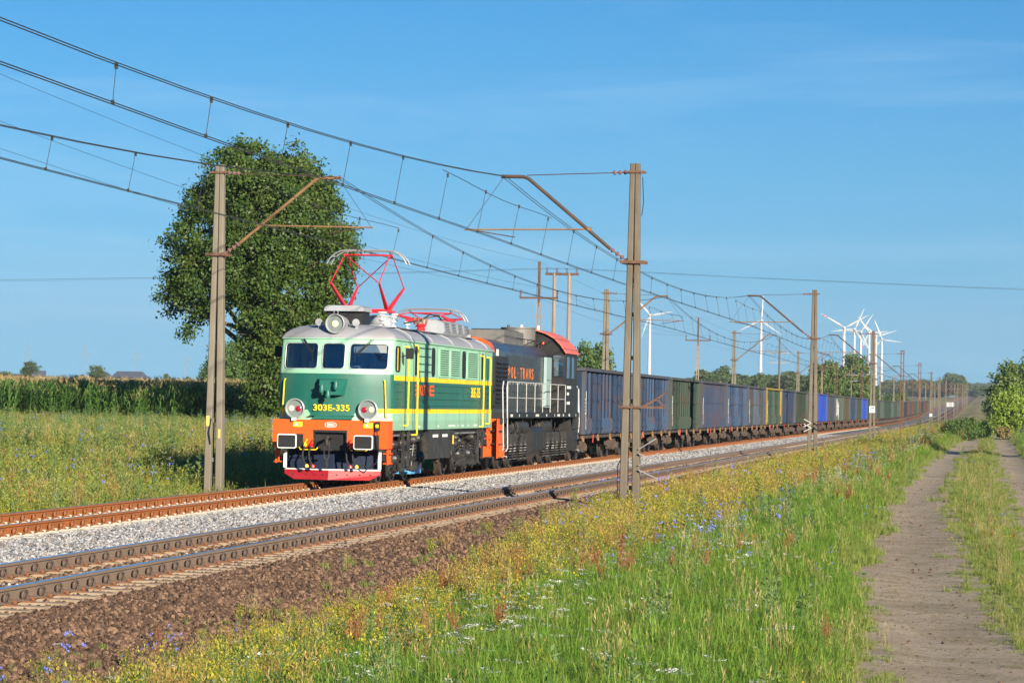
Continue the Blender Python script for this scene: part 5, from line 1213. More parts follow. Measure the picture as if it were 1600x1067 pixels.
GC = leafmat('ochre_herb', [(.36, .22, .06), (.28, .19, .07), (.44, .29, .08), (.22, .20, .06)], .3)
GR = leafmat('rust_seedhead', [(.26, .10, .045), (.34, .15, .06), (.20, .09, .05)], .25)
GH = leafmat('herb_leaf', [(.06, .14, .03), (.10, .19, .05), (.16, .23, .09), (.08, .16, .04)], .35)
FW = leafmat('white_petals', [(.70, .72, .64), (.82, .82, .78)], .3)
FB = leafmat('chicory_petals', [(.16, .20, .72), (.22, .27, .80)], .3)
FY = leafmat('yellow_petals', [(.80, .62, .02), (.85, .72, .05)], .3)
FP = leafmat('purple_petals', [(.42, .12, .48), (.50, .2, .55)], .3)
def grass(seed, n, h, w, sp, mat, lean=.6):
    t = TB(seed); r = t.r
    for i in range(n):
        a, d = r.uniform(0, 6.28), sp * math.sqrt(r.random()); hh = h * r.uniform(.55, 1.15)
        t.blade(d * math.cos(a), d * math.sin(a), hh, w * r.uniform(.7, 1.2), hh * lean * r.uniform(.15, 1), r.uniform(0, 6.28), 0)
    return t.mesh('grass', mat)
def dry(seed, n=16, h=.62):
    t = TB(seed); r = t.r
    for i in range(n):
        a, d = r.uniform(0, 6.28), .11 * math.sqrt(r.random()); x, y = d * math.cos(a), d * math.sin(a); hh = h * r.uniform(.6, 1.1); l = hh * .3 * r.random(); b = r.uniform(0, 6.28)
        t.blade(x, y, hh, .006, l, b, 0, .1)
        if i % 2 == 0:
            ex, ey = x + math.cos(b) * l, y + math.sin(b) * l
            for k in range(4): t.leaf((ex, ey, hh * .9 + .03 * k - .05), (r.uniform(-.5, .5), r.uniform(-.5, .5), 1), .07, .012, 0)
    for i in range(12): t.blade(r.uniform(-.1, .1), r.uniform(-.1, .1), h * r.uniform(.25, .5), .011, .12, r.uniform(0, 6.28), 1)
    return t.mesh('dry_grass', [GD, GO])
def herb(seed, h, fm, lm, heads, flat, hr, leaves=18, spread=.14, stems=4):
    t = TB(seed); r = t.r
    for s in range(stems):
        a = r.uniform(0, 6.28); d = spread * r.random(); x, y = d * math.cos(a) * .4, d * math.sin(a) * .4; hh = h * r.uniform(.65, 1.1); tx, ty = x + d * math.cos(a), y + d * math.sin(a)
        t.stem((x, y, 0), (tx, ty, hh), .005, 1)
        for k in range(leaves // stems):
            f = r.uniform(.08, .8); t.leaf((lrp(x, tx, f), lrp(y, ty, f), hh * f), (r.uniform(-1, 1), r.uniform(-1, 1), r.uniform(.0, .8)), r.uniform(.05, .13), r.uniform(.006, .014), 1)
        for k in range(heads):
            if flat: c = (tx + r.gauss(0, .045), ty + r.gauss(0, .045), hh + r.uniform(-.012, .012))
            else:
                f = r.uniform(.5, 1.0); c = (lrp(x, tx, f) + r.gauss(0, .06), lrp(y, ty, f) + r.gauss(0, .06), hh * f + r.uniform(0, .06))
            t.disc(c, hr * r.uniform(.6, 1.3), 0, 4, .4 if flat else 1.5)
            if not flat and k % 2 == 0: t.stem((lrp(x, tx, .5), lrp(y, ty, .5), hh * .5), c, .003, 1)
    return t.mesh('herb', [fm, lm])
def chicory(seed):
    t = TB(seed); r = t.r
    for s in range(3):
        x, y, z = r.uniform(-.03, .03), r.uniform(-.03, .03), 0; hh = r.uniform(.65, 1.0)
        p = (x, y, 0); q = (x + r.uniform(-.15, .15), y + r.uniform(-.15, .15), hh); t.stem(p, q, .006, 1)
        for k in range(r.randint(1, 3)):
            f = r.uniform(.55, 1); c = Vector((lrp(p[0], q[0], f), lrp(p[1], q[1], f), hh * f)); d = c + Vector((r.uniform(-.1, .1), r.uniform(-.1, .1), r.uniform(.0, .08))); t.stem(tuple(c), tuple(d), .003, 1)
            for e in range(6):
                an = e * 1.047 + r.random(); t.leaf(tuple(d), (math.cos(an), -.5 + math.sin(an), .9 * math.sin(an + 1)), .026, .018, 0)
    return t.mesh('chicory', [FB, GH])
def weed(seed, h, mat, mat2):
    t = TB(seed); r = t.r
    for s in range(5):
        a = r.uniform(0, 6.28); x, y = .1 * math.cos(a), .1 * math.sin(a); hh = h * r.uniform(.6, 1.1); tx, ty = x * 2 + r.uniform(-.08, .08), y * 2 + r.uniform(-.08, .08)
        t.stem((x, y, 0), (tx, ty, hh), .008, 1)
        for k in range(34):
            f = r.uniform(.1, 1); t.leaf((lrp(x, tx, f), lrp(y, ty, f), hh * f), (r.uniform(-1, 1), r.uniform(-1, 1), r.uniform(.1, 1)), r.uniform(.06, .13) * (1.2 - f * .6), r.uniform(.012, .028), 0)
    return t.mesh('weed', [mat, mat2])
def rosette(seed):
    t = TB(seed); r = t.r
    for k in range(16): t.leaf((0, 0, .01), (math.cos(k), math.sin(k), r.uniform(.2, .9)), r.uniform(.07, .14), r.uniform(.025, .045), 0)
    return t.mesh('broadleaf', GH)
PL = protos('meadow_plant', [grass(1, 70, .38, .013, .17, GL, .95), grass(2, 64, .46, .012, .17, GL, 1.0), grass(3, 60, .13, .010, .16, GO), grass(4, 54, .28, .010, .15, GO),   # 0-3
    dry(5), dry(6, 20, .75),                                                       # 4,5
    herb(7, .55, GY, GO, 30, False, .0095, 60, .16, 5), herb(8, .66, GY, GH, 34, False, .010, 60, .16, 5),   # 6,7
    herb(9, .42, FW, GH, 22, True, .011, 40, .12, 2), herb(10, .48, FW, GO, 20, True, .010, 40, .1, 2),    # 8,9 yarrow
    chicory(11), chicory(12),                                                      # 10,11
    herb(13, .6, GR, GR, 40, False, .009, 16, .06, 2), rosette(14),                 # 12,13
    herb(15, .5, GC, GO, 34, False, .010, 60, .16, 5), herb(16, .6, GC, GC, 34, False, .010, 60, .16, 5),        # 14,15
    weed(17, 1.0, GH, GH), weed(18, .85, GO, GO),                                   # 16,17
    herb(19, .4, FY, GL, 4, False, .011, 50), herb(20, .35, FP, GL, 2, True, .02, 30, .1, 1),
    grass(21, 60, .62, .016, .17, GB, .8), grass(22, 56, .44, .014, .16, GB, .9)])             # 18,19
class VN:
    def __init__(s, seed, cell): s.g = np.random.default_rng(seed).random((257, 257)); s.c = cell
    def __call__(s, x, y):
        u = np.asarray(x) / s.c + 100.3; v = np.asarray(y) / s.c + 50.7; i = np.floor(u).astype(int); j = np.floor(v).astype(int); a = u - i; b = v - j
        a = a * a * (3 - 2 * a); b = b * b * (3 - 2 * b); i %= 256; j %= 256
        return (s.g[i, j] * (1 - a) + s.g[i + 1, j] * a) * (1 - b) + (s.g[i, j + 1] * (1 - a) + s.g[i + 1, j + 1] * a) * b
V1, V2, V3 = VN(1, 2.2), VN(2, 5.0), VN(3, 1.1)
def choose(wt):
    """wt: (N,K) weights -> index"""
    c = np.cumsum(wt, 1); u = rng.random(len(wt))[:, None] * c[:, -1:]; return (u > c).sum(1)
def meadow(name, zones, weights, label, zmax=None, excl=True):
    P, K, SC = [], [], []
    for (x0, x1, y0, y1, dens, s) in zones:
        n = int((x1 - x0) * (y1 - y0) * dens); x = rng.uniform(x0, x1, n); y = rng.uniform(y0, y1, n)
        k = in_view(x, y)
        if excl:
            for q in (0, 1):
                d = np.abs(x - rut(y, q)) + (V3(x * 3, y) - .5) * .35; d = d - (.45 * (1 - sm(27, 34, y)) * (x > rut(y, 0)) if q == 0 else 0); k &= (d + (V1(x * 2, y * 2) - .5) * .5 > .42 + .62 * rng.random(n) ** .8 + .16 * V2(x, y * 1.5)) | (y > 320)
        x, y = x[k], y[k]
        if len(x) == 0: continue
        wt, sc = weights(x, y); keep = rng.random(len(x)) < np.clip(wt.sum(1), 0, 1); x, y, wt, sc = x[keep], y[keep], wt[keep], sc[keep]
        P.append(np.stack([x, y, ground(x, y)], -1)); K.append(choose(wt)); SC.append(sc * s * rng.uniform(.75, 1.25, len(x)))
    P = np.concatenate(P); K = np.concatenate(K); s = np.concatenate(SC); n = len(P)
    if zmax is not None: P[:, 2] = np.maximum(P[:, 2], zmax(P[:, 0], P[:, 1]))
    rot = np.stack([rng.normal(0, .09, n), rng.normal(0, .09, n), rng.uniform(0, 6.28, n)], -1)
    scatter(name, PL, P, K, rot, np.stack([s, s, s * rng.uniform(.85, 1.15, n)], -1), label, 'meadow plants'); return n
def w_right(x, y):
    n = len(x); w = np.zeros((n, 22)); p1, p2, p3 = V1(x, y), V2(x, y), V3(x, y)
    edge = sm(3.0, 4.3, x + 1.1 * sm(36, 62, y))                                   # thin out onto the ballast
    dpath = np.minimum(np.abs(x - rut(y, 0)), np.abs(x - rut(y, 1))); near_path = 1 - sm(.7, 1.9, dpath)
    yel = np.clip((1 - sm(3.9, 6.6, x)) * (.28 + .55 * sm(28, 62, y)) * (.45 + 1.1 * p2) , 0, 1.4)
    lush = np.clip(sm(3.2, 4.6, x) * (1 - sm(55, 100, y) * .65) * (.4 + 1.2 * p1), 0, 1.5)
    w[:, 0] = w[:, 1] = .75 * lush * (1 - near_path)
    w[:, 3] = .35 + .3 * p2; w[:, 2] = 1.6 * near_path + .08
    w[:, 3] += .8 * near_path * (1 - near_path)
    w[:, 4] = .008 + .03 * (p3 > .7); w[:, 5] = .004 + .012 * yel
    w[:, 6] = w[:, 7] = .42 * yel; w[:, 14] = .26 * yel * (p3 > .4); w[:, 15] = .16 * yel
    ya = np.exp(-((x - 6.2) / 1.6) ** 2) * (p1 > .42) * .35 + (y < 33) * .12 * (p3 > .45); w[:, 8] = w[:, 9] = .5 * ya * (1 - near_path)
    w[:, 10] = w[:, 11] = .022 * ((p2 > .58) & (p1 > .45)) + .004 * (x < 4.6) * (1 - near_path)
    w[:, 12] = .05 * (p1 > .6); w[:, 13] = .04; w[:, 18] = .05 * (p1 > .66); w[:, 21] = .30 * lush * (1 - near_path); w[:, 19] = .03 * (y < 45)
    low = near_path; w[:, 4:13] *= (1 - .8 * low)[:, None]; w[:, 16] = .004; w[:, 17] = .03 * sm(60, 120, y)
    mid = (x > 10) & (x < 13.2); w[mid, 0:2] *= .05; w[mid, 21] *= .15; w[mid, 2] += 1.2; w[mid, 3] += .5; w[mid, 4] += .16; w[mid, 6:8] *= .3; w[mid, 14:16] *= .4
    ve = np.exp(-((dpath - 1.1) / .5) ** 2); w[:, 2] += .5 * ve; w[:, 3] += .5 * ve; w[:, 4] += .03 * ve
    w /= np.maximum(w.sum(1), .01)[:, None]
    dens = lrp(.05, 1.0, edge) ; return w * dens[:, None], np.where(near_path > .5, .8, 1.0) * np.where(mid, .58, 1.0) * lrp(.55, 1.0, edge)
meadow('meadow_grass', [(2.3, 14, 14, 40, 100, .80), (1.9, 14, 40, 62, 62, .90), (1.7, 16, 62, 100, 30, 1.1), (1.8, 18, 100, 180, 11, 1.25), (2.3, 26, 180, 420, 3.0, 1.6)], w_right,
       'flowering meadow grass with yarrow and chicory between track and path', zmax=lambda x, y: np.interp(x, [1.75, 3.15, 3.3], [-.27, -.84, -5]) + railz(y))
def w_left(x, y):
    n = len(x); w = np.zeros((n, 22)); p1, p2, p3 = V1(x, y), V2(x, y), V3(x, y)
    w[:, 16] = .20 * p1 + .1 * sm(-16, -24, x); w[:, 17] = .28; w[:, 5] = .16 * (p2 > .6) + .03 + .16 * sm(-17, -26, x); w[:, 4] = .06 + .12 * (p2 > .65)
    w[:, 6] = w[:, 7] = .45 * (1 - sm(.35, .6, p2)) * (1 - .8 * sm(-14, -22, x)) + .03; w[:, 14] = .22 * (p1 < .5); w[:, 15] = .12 * (p1 < .5); w[:, 0] = w[:, 1] = .30 + .8 * sm(.45, .7, p1); w[:, 20] = w[:, 21] = .6 * (1 - .5 * p1); w[:, 9] = .02; w[:, 11] = .015; w[:, 12] = .04
    w /= w.sum(1)[:, None]
    return w * lrp(.25, 1, 1 - sm(-8.4, -7.4, x))[:, None], (1.0 - .3 * sm(-9.5, -7.6, x) + .25 * (p3 - .3)) * (1 - .38 * sm(-16, -25, x))
meadow('trackside_weeds', [(-26, -7.2, 40, 90, 24, 1.18), (-26, -7.2, 90, 150, 16, 1.3), (-52, -26, 70, 200, 14, 1.2), (-26, -7.4, 150, 260, 5, 1.5), (-26, -7.5, 260, 700, 1.0, 2.2)], w_left, 'tall weeds and dry grass on the slope beyond the train track', excl=False)
# straw and pebbles on the path
tS = TB(50)
for k in range(5): tS.blade(tS.r.uniform(-.1, .1), tS.r.uniform(-.1, .1), .02, .008, .16, tS.r.uniform(0, 6.28), 0)
SP_ = protos('path_bits', [tS.mesh('straw', GD)]); n = 2600; y = rng.uniform(20, 75, n); x = np.where(rng.random(n) < .6, rut(y, 0), rut(y, 1)) + rng.normal(0, .5, n)
scatter('straw_on_path', SP_, np.stack([x, y, ground(x, y) + .022], -1), np.zeros(n), np.stack([np.zeros(n), np.zeros(n), rng.uniform(0, 6.28, n)], -1), np.full((n, 3), 1.0), 'loose straw lying on the dirt path', 'straw')
n = 3200; y = rng.uniform(20, 110, n); q = rng.integers(0, 2, n); x = np.where(q == 0, rut(y, 0), rut(y, 1)) + rng.normal(0, .4, n); s = rng.uniform(.008, .022, n) * (1 + (rng.random(n) < .06) * 1.2)
scatter('pebbles_on_path', RB, np.stack([x, y, ground(x, y) + .018], -1), rng.integers(0, 6, n), rng.uniform(0, 6.28, (n, 3)), np.stack([s] * 3, -1), 'small dark pebbles strewn on the dirt path', 'pebbles')

# ------------------------------------------------------------------ maize field
ML = leafmat('maize_leaf', [(.045, .12, .025), (.08, .18, .035), (.13, .24, .05), (.24, .26, .08)], .4)
MT = leafmat('maize_tassel', [(.34, .25, .10), (.42, .32, .15), (.27, .20, .08)], .35)
def maize(seed):
    t = TB(seed); r = t.r; h = r.uniform(2.0, 2.3); t.stem((0, 0, 0), (0, 0, h), .02, 0)
    for k in range(11):
        z = .25 + k * .165; a = (k % 2) * PI + r.uniform(-.5, .5); L = r.uniform(.55, .8); w = .075; ca, sa = math.cos(a), math.sin(a); pts = []
        for u, dz in ((0, 0), (.35, .28), (.7, .26), (1, -.05)):
            ww = w * (1 - .9 * u * u) / 2; pts += [(ca * L * u - sa * ww, sa * L * u + ca * ww, z + dz), (ca * L * u + sa * ww, sa * L * u - ca * ww, z + dz)]
        t.tri(pts, [(0, 1, 3), (0, 3, 2), (2, 3, 5), (2, 5, 4), (4, 5, 7), (4, 7, 6)], 0)
    for k in range(7): a = r.uniform(0, 6.28); t.leaf((0, 0, h - .08), (math.cos(a) * .5, math.sin(a) * .5, 1), r.uniform(.18, .30), .02, 1)
    return t.mesh('maize', [ML, MT])
MZ = protos('maize_plant', [maize(60 + i) for i in range(4)])
P, SC = [], []
for (x0, x1, y0, y1, dens, s) in ((-34, -24, 120, 260, 5.5, 1.0), (-62, -34, 120, 300, 4.2, 1.02), (-140, -62, 120, 420, .6, 1.25), (-60, -25, 260, 600, .6, 1.25), (-330, -60, 300, 900, .10, 1.9)):
    n = int((x1 - x0) * (y1 - y0) * dens); x = rng.uniform(x0, x1, n); y = rng.uniform(y0, y1, n); k = in_view(x, y) & (x < -24.5 + (V2(x, y) - .5) * 1.2) & ((x + 24) * .45 + (y - 140) * .89 > (V2(y, x) - .5) * 1.5); k &= np.hypot(x + 24.1, y - 138) > 2.5
    k &= ~((x > -30) & (y > 330)); x, y = x[k], y[k]
    P.append(np.stack([x, y, ground(x, y) - .05], -1)); SC.append(np.full(len(x), s) * rng.uniform(.84, 1.1, len(x)) * (.90 + .22 * V1(x * .7, y * .7)))
P = np.concatenate(P); s = np.concatenate(SC); n = len(P)
zs_ = s.copy(); zs_[s > 1.15] = np.minimum(zs_[s > 1.15], 1.1)
scatter('maize_field', MZ, P, rng.integers(0, 4, n), np.stack([rng.normal(0, .05, n), rng.normal(0, .05, n), rng.uniform(0, 6.28, n)], -1), np.stack([s * 1.05, s * 1.05, zs_], -1), 'dense maize with tan tassels in the wide field beyond the train', 'maize')

# ------------------------------------------------------------------ trees
T_DARK = leafmat('tree_leaf_dark', [(.024, .055, .011), (.038, .080, .014), (.062, .108, .018), (.11, .135, .028)], .25, .5)
T_MID = leafmat('tree_leaf_mid', [(.05, .105, .022), (.08, .145, .032), (.12, .18, .042), (.165, .20, .055)], .35, .5)
T_LIGHT = leafmat('tree_leaf_light', [(.13, .22, .03), (.19, .29, .035), (.26, .36, .06), (.16, .25, .04)], .4, .5)
T_FAR = leafmat('tree_leaf_far', [(.04, .075, .025), (.06, .10, .03), (.09, .125, .04), (.05, .08, .03)], .25, .6)
def leafcloud(seed, lobes, nclump, per, sig, size, flat=.8):
    r = np.random.default_rng(seed); wts = np.array([l[3] * l[4] * l[5] for l in lobes]) ** .8; wts /= wts.sum()
    idx = r.choice(len(lobes), nclump, p=wts); L = np.array([l[:6] for l in lobes])[idx]
    d = r.normal(size=(nclump, 3)); d /= np.linalg.norm(d, axis=1)[:, None]; rad = np.where(r.random(nclump) < .16, r.uniform(1.0, 1.28, nclump), r.uniform(.45, 1.05, nclump) ** .6)
    cc = L[:, :3] + d * L[:, 3:] * rad[:, None]; cv = r.random(nclump)
    c = np.repeat(cc, per, 0) + r.normal(0, sig, (nclump * per, 3)) * np.array([1, 1, flat]); n = len(c)
    a = r.normal(size=(n, 3)); a[:, 2] -= .25; a /= np.linalg.norm(a, axis=1)[:, None]; b = np.cross(a, r.normal(size=(n, 3)) * .7 + np.repeat(d, per, 0)); b /= np.maximum(np.linalg.norm(b, axis=1), 1e-6)[:, None]
    s = size * r.uniform(.6, 1.3, n)[:, None]
    co = np.stack([c - a * s * .55, c + b * s * .33, c + a * s * .55, c - b * s * .33], 1).reshape(-1, 3)
    return co, np.arange(4 * n).reshape(-1, 4), np.repeat(np.clip(np.repeat(cv, per) * .55 + r.random(n) * .45, 0, .99), 4)
def trunk_mesh(seed, h, r0, lobes, name='trunk'):
    q = random.Random(seed); mb = MB(); pts = [(0, 0, -.4)]
    for k in range(1, 6): pts.append((q.uniform(-.1, .1) * k * .3, q.uniform(-.1, .1) * k * .3, h * k / 5))
    mb.tube(pts, r0, 8, r2=r0 * .35)
    for l in lobes:
        f = q.uniform(.25, .8); b = Vector((0, 0, h * f)); e = Vector(l[:3]); m_ = b.lerp(e, .5) + Vector((q.uniform(-.3, .3), q.uniform(-.3, .3), q.uniform(-.1, .4)))
        mb.tube([b, m_, e], r0 * .42, 6, r2=r0 * .08)
        for k in range(4):
            e2 = e + Vector((q.uniform(-.8, .8) * l[3], q.uniform(-.8, .8) * l[4], q.uniform(-.6, .9) * l[5])); mb.tube([m_.lerp(e, .5), e2], r0 * .14, 4, r2=r0 * .04)
    return mb.mesh(name, M['bark'])
def tree(name, label, loc, lobes, tr_h, tr_r, nclump, per, sig, size, mat, seed, group=None, cat='tree', scale=1, rz=0, crown='crown'):
    r = thing(name, label, cat, loc, group, rz, (scale,) * 3)
    link('trunk', trunk_mesh(seed, tr_h, tr_r, lobes), r); co, f, v = leafcloud(seed, lobes, nclump, per, sig, size)
    link(crown, rawmesh(crown, co, f, mat, v, smooth=False), r); return r
def gz(x, y): return float(ground(np.array([x]), np.array([y]))[0])
bx0, by0 = -24.1, 138.0
tree('big_pear_tree', 'large dark green leafy tree standing alone behind the green locomotive', (bx0, by0, gz(bx0, by0)),
     [(-.2, 0, 11.4, 2.7, 3.0, 2.4), (1.2, .3, 12.3, 1.7, 2.2, 1.5), (-1.2, -.4, 12.5, 1.5, 1.8, 1.5), (2.3, 0, 10.2, 2.0, 2.4, 1.8), (-2.7, 0, 9.6, 1.9, 2.4, 1.8), (3.2, .6, 8.6, 1.3, 2.0, 1.5), (0.0, -1.4, 8.6, 2.6, 2.4, 1.9), (-3.2, -.3, 7.4, 1.4, 1.9, 1.6), (-3.8, 0, 5.9, 1.0, 1.5, 1.3), (1.7, -.8, 6.4, 2.0, 2.2, 1.8), (2.5, 0, 4.6, 1.6, 2.0, 1.6), (1.6, -.5, 2.9, 1.7, 1.7, 1.7), (.1, .8, 9.8, 2.2, 2.4, 2.4), (3.4, .3, 6.8, .9, 1.4, .9), (-3.0, .2, 11.2, .9, 1.2, .8), (3.9, .2, 9.7, .8, 1.2, .8), (3.3, -.4, 5.4, .9, 1.3, 1.0), (-4.2, .1, 6.9, .7, 1.1, .8), (.4, -1.2, 4.6, 1.3, 1.3, 1.5), (.8, -.9, 2.2, 1.3, 1.4, 1.4), (-.7, -.6, 6.9, 1.2, 1.4, 1.1), (2.6, .2, 11.6, .9, 1.2, .8)],
     9.0, .42, 1180, 140, .26, .16, T_DARK, 5)
# trees beyond the fields and along the path; unit trees shared by the far ones
ROUND = [[(0, 0, 6.6, 2.6, 2.6, 2.4), (1.4, .3, 5.2, 1.9, 2.0, 1.7), (-1.6, 0, 5.4, 1.9, 2, 1.8), (.2, -.9, 4.0, 2.3, 2, 1.6), (-.4, .5, 8.0, 1.6, 1.6, 1.5)],
         [(0, 0, 7.2, 2.0, 2.0, 2.6), (.9, 0, 5.0, 1.6, 1.8, 2.0), (-1.0, .2, 5.4, 1.5, 1.7, 2.0), (0, 0, 3.2, 1.8, 1.8, 1.6), (.2, 0, 9.0, 1.1, 1.1, 1.2)],
         [(0, 0, 5.6, 3.2, 3.0, 2.2), (1.9, 0, 4.6, 1.8, 1.9, 1.7), (-2.0, .3, 4.4, 1.9, 2.0, 1.8), (-.6, 0, 7.2, 2.0, 2.0, 1.6), (1.0, .3, 6.9, 1.4, 1.4, 1.4)]]
UNIT = []
for i, lb in enumerate(ROUND):
    co, f, v = leafcloud(90 + i, lb, 210, 26, .34, .40); UNIT.append((trunk_mesh(90 + i, 6, .25, lb), co, f, v, {}))
def unit_tree(name, label, x, y, h, k, mat, group=None, w=1.0, cat='tree', dz=0):
    u = UNIT[k]; s = h / 9.6
    if mat.name not in u[4]: u[4][mat.name] = rawmesh('crown', u[1], u[2], mat, u[3], smooth=False)
    r = thing(name, label, cat, (x, y, gz(x, y) + dz), group, rng.uniform(0, 6.28), (s * w, s * w, s)); link('trunk', u[0], r); link('crown', u[4][mat.name], r); return r
def pxX(px, y):
    u = (px - 800) / F_PX; return CAM.x + y * (-math.sin(YAW) + math.cos(YAW) * u) / (math.cos(YAW) + math.sin(YAW) * u)
# behind the pear tree
for px, y, h, k in ((352, 330, 7.2, 0), (385, 345, 8.5, 1), (410, 360, 8.0, 2), (338, 380, 6.0, 2)):
    unit_tree('field_tree', 'bushy tree at the far edge of maize behind the large lone tree', pxX(px, y), y, h, k, T_MID, 'trees behind the large lone tree')
unit_tree('small_tree', 'small airy tree showing just above the first blue gondola wagon', pxX(924, 255), 255, 6.6, 0, T_MID)
unit_tree('broad_tree', 'dark broad tree above the train beside the white turbine towers', pxX(1298, 560), 560, 10.4, 2, T_MID)
unit_tree('tall_tree', 'tall dark tree behind the train in front of the turbine towers', pxX(1336, 570), 570, 11.6, 1, T_MID, w=1.25)
for px, y, h, k in ((1316, 640, 8, 2), (1283, 600, 8.5, 0), (1366, 660, 7, 0), (1394, 700, 6.0, 2), (1410, 720, 6.0, 0)):
    unit_tree('hedgerow_tree', 'lower dark tree in the hedgerow behind the middle of the train', pxX(px, y), y, h, k, T_MID, 'hedgerow trees behind the train')
for px, y, h, k, w_, lab in ((10, 700, 5.4, 2, 1.6, 'low spreading tree at the farm beyond the maize'), (49, 690, 7.6, 1, 1.5, 'tall poplar group beside the pale gabled farmhouse'), (152, 690, 7.4, 0, 1.1, 'round tree beside the dark hipped roof'), (120, 700, 4.0, 1, 1.2, 'small conical bush left of the round farm tree'), (130, 700, 4.2, 1, 1.0, 'narrow bush next to the round farm tree'), (81, 700, 3.9, 0, 1.2, 'small bush beside the white tarpaulin heap'), (227, 700, 3.6, 2, 1.0, 'small bush at the end of the long barn'), (262, 760, 5.5, 0, .8, 'small far tree standing alone on the field edge'), (295, 780, 5.0, 2, .8, 'low far tree near the right end of field edge')):
    unit_tree('farm_tree', lab, pxX(px, y), y, h * .82, k, T_FAR, w=w_ * 1.1)
# right hand side: bushes and trees along the path
willow = [(0, 0, 2.6, 1.6, 1.5, 1.5), (-.9, -.3, 1.9, 1.0, 1.0, 1.2), (1.1, 0, 2.1, 1.1, 1.1, 1.3), (.2, .2, 3.8, 1.0, 1.0, 1.0), (-.5, 0, 3.3, .9, .9, .9)]
tree('willow_bush', 'bright yellow-green willow bush beside the dirt path', (13.2, 262, gz(13.2, 262)), willow, 3.2, .12, 300, 30, .2, .22, T_LIGHT, 31, cat='bush')
tree('willow_bush', 'yellow-green bush with darker base right of the bright willow', (15.6, 268, gz(15.6, 268)), willow, 3.0, .12, 260, 26, .22, .22, T_MID, 32, cat='bush', scale=.9)
tree('dense_bush', 'low dense green bush between the tracks and the end of the path', (8.8, 250, gz(8.8, 250)), [(0, 0, .9, 1.3, 1.8, .9), (1.0, .4, .8, 1.0, 1.4, .8), (-.7, 0, .8, .9, 1.2, .7), (.4, 0, 1.4, .8, 1.0, .7)], 1.0, .06, 240, 28, .16, .15, T_MID, 33, cat='bush')
tree('dense_bush', 'smaller bush tapering behind the low dense bush', (10.3, 275, gz(10.3, 275)), [(0, 0, .8, 1.0, 1.6, .9), (.5, .4, .7, .7, 1.4, .7)], 1.0, .06, 120, 26, .16, .16, T_LIGHT, 34, cat='bush')
for x, y, h, k, w_, lab in ((13.3, 335, 7.6, 1, 1.1, 'dark slender tree behind the bright willow'), (16.4, 340, 9.0, 0, 1.0, 'tall dark tree behind the willow, nearest the path'), (19.5, 345, 9.4, 2, 1.0, 'tall dark tree farther from the path behind the willows'), (12.0, 372, 5.2, 2, .8, 'dark bushy tree at the far bend of path'), (23.5, 330, 9.5, 0, 1.0, 'broad dark tree right of the tall pair behind the willows')):
    unit_tree('path_tree', lab, x, y, h, k, T_MID, w=w_)
tree('oak_tree', 'tree at the right edge whose leaf tips reach over the path', (17.6, 160, gz(17.6, 160)), [(0, 0, 6.0, 3.2, 3, 2.2), (-2.1, 0, 5.6, 1.9, 2, 1.2), (1.2, 0, 7.5, 2, 2, 1.6), (-.8, 0, 3.6, 1.8, 2.4, 1.6)], 5, .25, 420, 40, .25, .2, T_DARK, 36)
DRYB = herb(70, 1.6, GD, GD, 90, False, .05, 60, .5, 16); tag(link('dry_bush', DRYB, loc=(12.4, 232, gz(12.4, 232)), scale=(1.1, 1.1, .8)), 'tan dead bush at the foot of the bright willow', 'bush')
# far woods: read as one mass
FARP = protos('far_tree', [rawmesh('far_tree', *(lambda q: (q[0], q[1], T_FAR, q[2]))(leafcloud(120 + i, ROUND[i], 90, 16, .45, .75)), smooth=False) for i in range(3)])
def wood(name, spots, label):
    P, SC = [], []
    for (px0, px1, y0, y1, n, h0, h1) in spots:
        px = rng.uniform(px0, px1, n); y = rng.uniform(y0, y1, n); u = (px - 800) / F_PX; x = CAM.x + y * (-math.sin(YAW) + math.cos(YAW) * u) / (math.cos(YAW) + math.sin(YAW) * u)
        P.append(np.stack([x, y, ground(x, y) - .3], -1)); SC.append(rng.uniform(h0, h1, n) / 9.6)
    P = np.concatenate(P); s = np.concatenate(SC); n = len(P); rot = np.zeros((n, 3)); rot[:, 2] = rng.uniform(0, 6.28, n)
    scatter(name, FARP, P, rng.integers(0, 3, n), rot, np.stack([s * 1.15, s * 1.15, s], -1), label, 'woodland')
wood('far_wood', [(1075, 1100, 880, 960, 14, 4.5, 6.5), (1095, 1300, 860, 990, 190, 6, 8.6), (1120, 1135, 900, 930, 3, 9.5, 10.5)], 'blue-green far wood behind the middle of the train')
wood('horizon_wood', [(1380, 1482, 1900, 2100, 190, 9, 12), (1482, 1502, 1750, 1900, 14, 12, 15), (1300, 1600, 3000, 3400, 260, 8, 12), (940, 1110, 1500, 1700, 60, 4, 5.5), (1500, 1580, 1900, 2100, 60, 6, 8)], 'dark wood along the horizon beyond the stubble field')

# ------------------------------------------------------------------ wind turbines
mb = MB(); mb.lathe([(2.1, 0), (1.2, 1.0)], (0, 0, 0), (0, 0, 1), 20)
tw = mb.mesh('tower', M['tower']); 
for v in tw.vertices: pass
mb = MB(); mb.prism(rrect(1.6, 1.6, .5), 'y', -1.5, 6.0); nac = mb.mesh('nacelle', M['tower'], 30)
mb = MB(); mb.lathe([(1.3, 0), (1.25, .8), (.7, 1.7), (0, 2.0)], (0, -1.5, 0), (0, -1, 0), 14); hubm = mb.mesh('hub', M['tower'])
mb = MB(); vs = []
st = [(1.0, .75, .75), (3.0, 1.0, .7), (6.0, 1.75, .42), (12, 1.35, .3), (20, .8, .18), (25.5, .35, .08), (26.2, .05, .04)]
for z, c_, th in st: vs += [(-c_ * .35, -2.2, z), (0, -2.2 - th, z), (c_ * .65, -2.2, z), (0, -2.2 + th, z)]
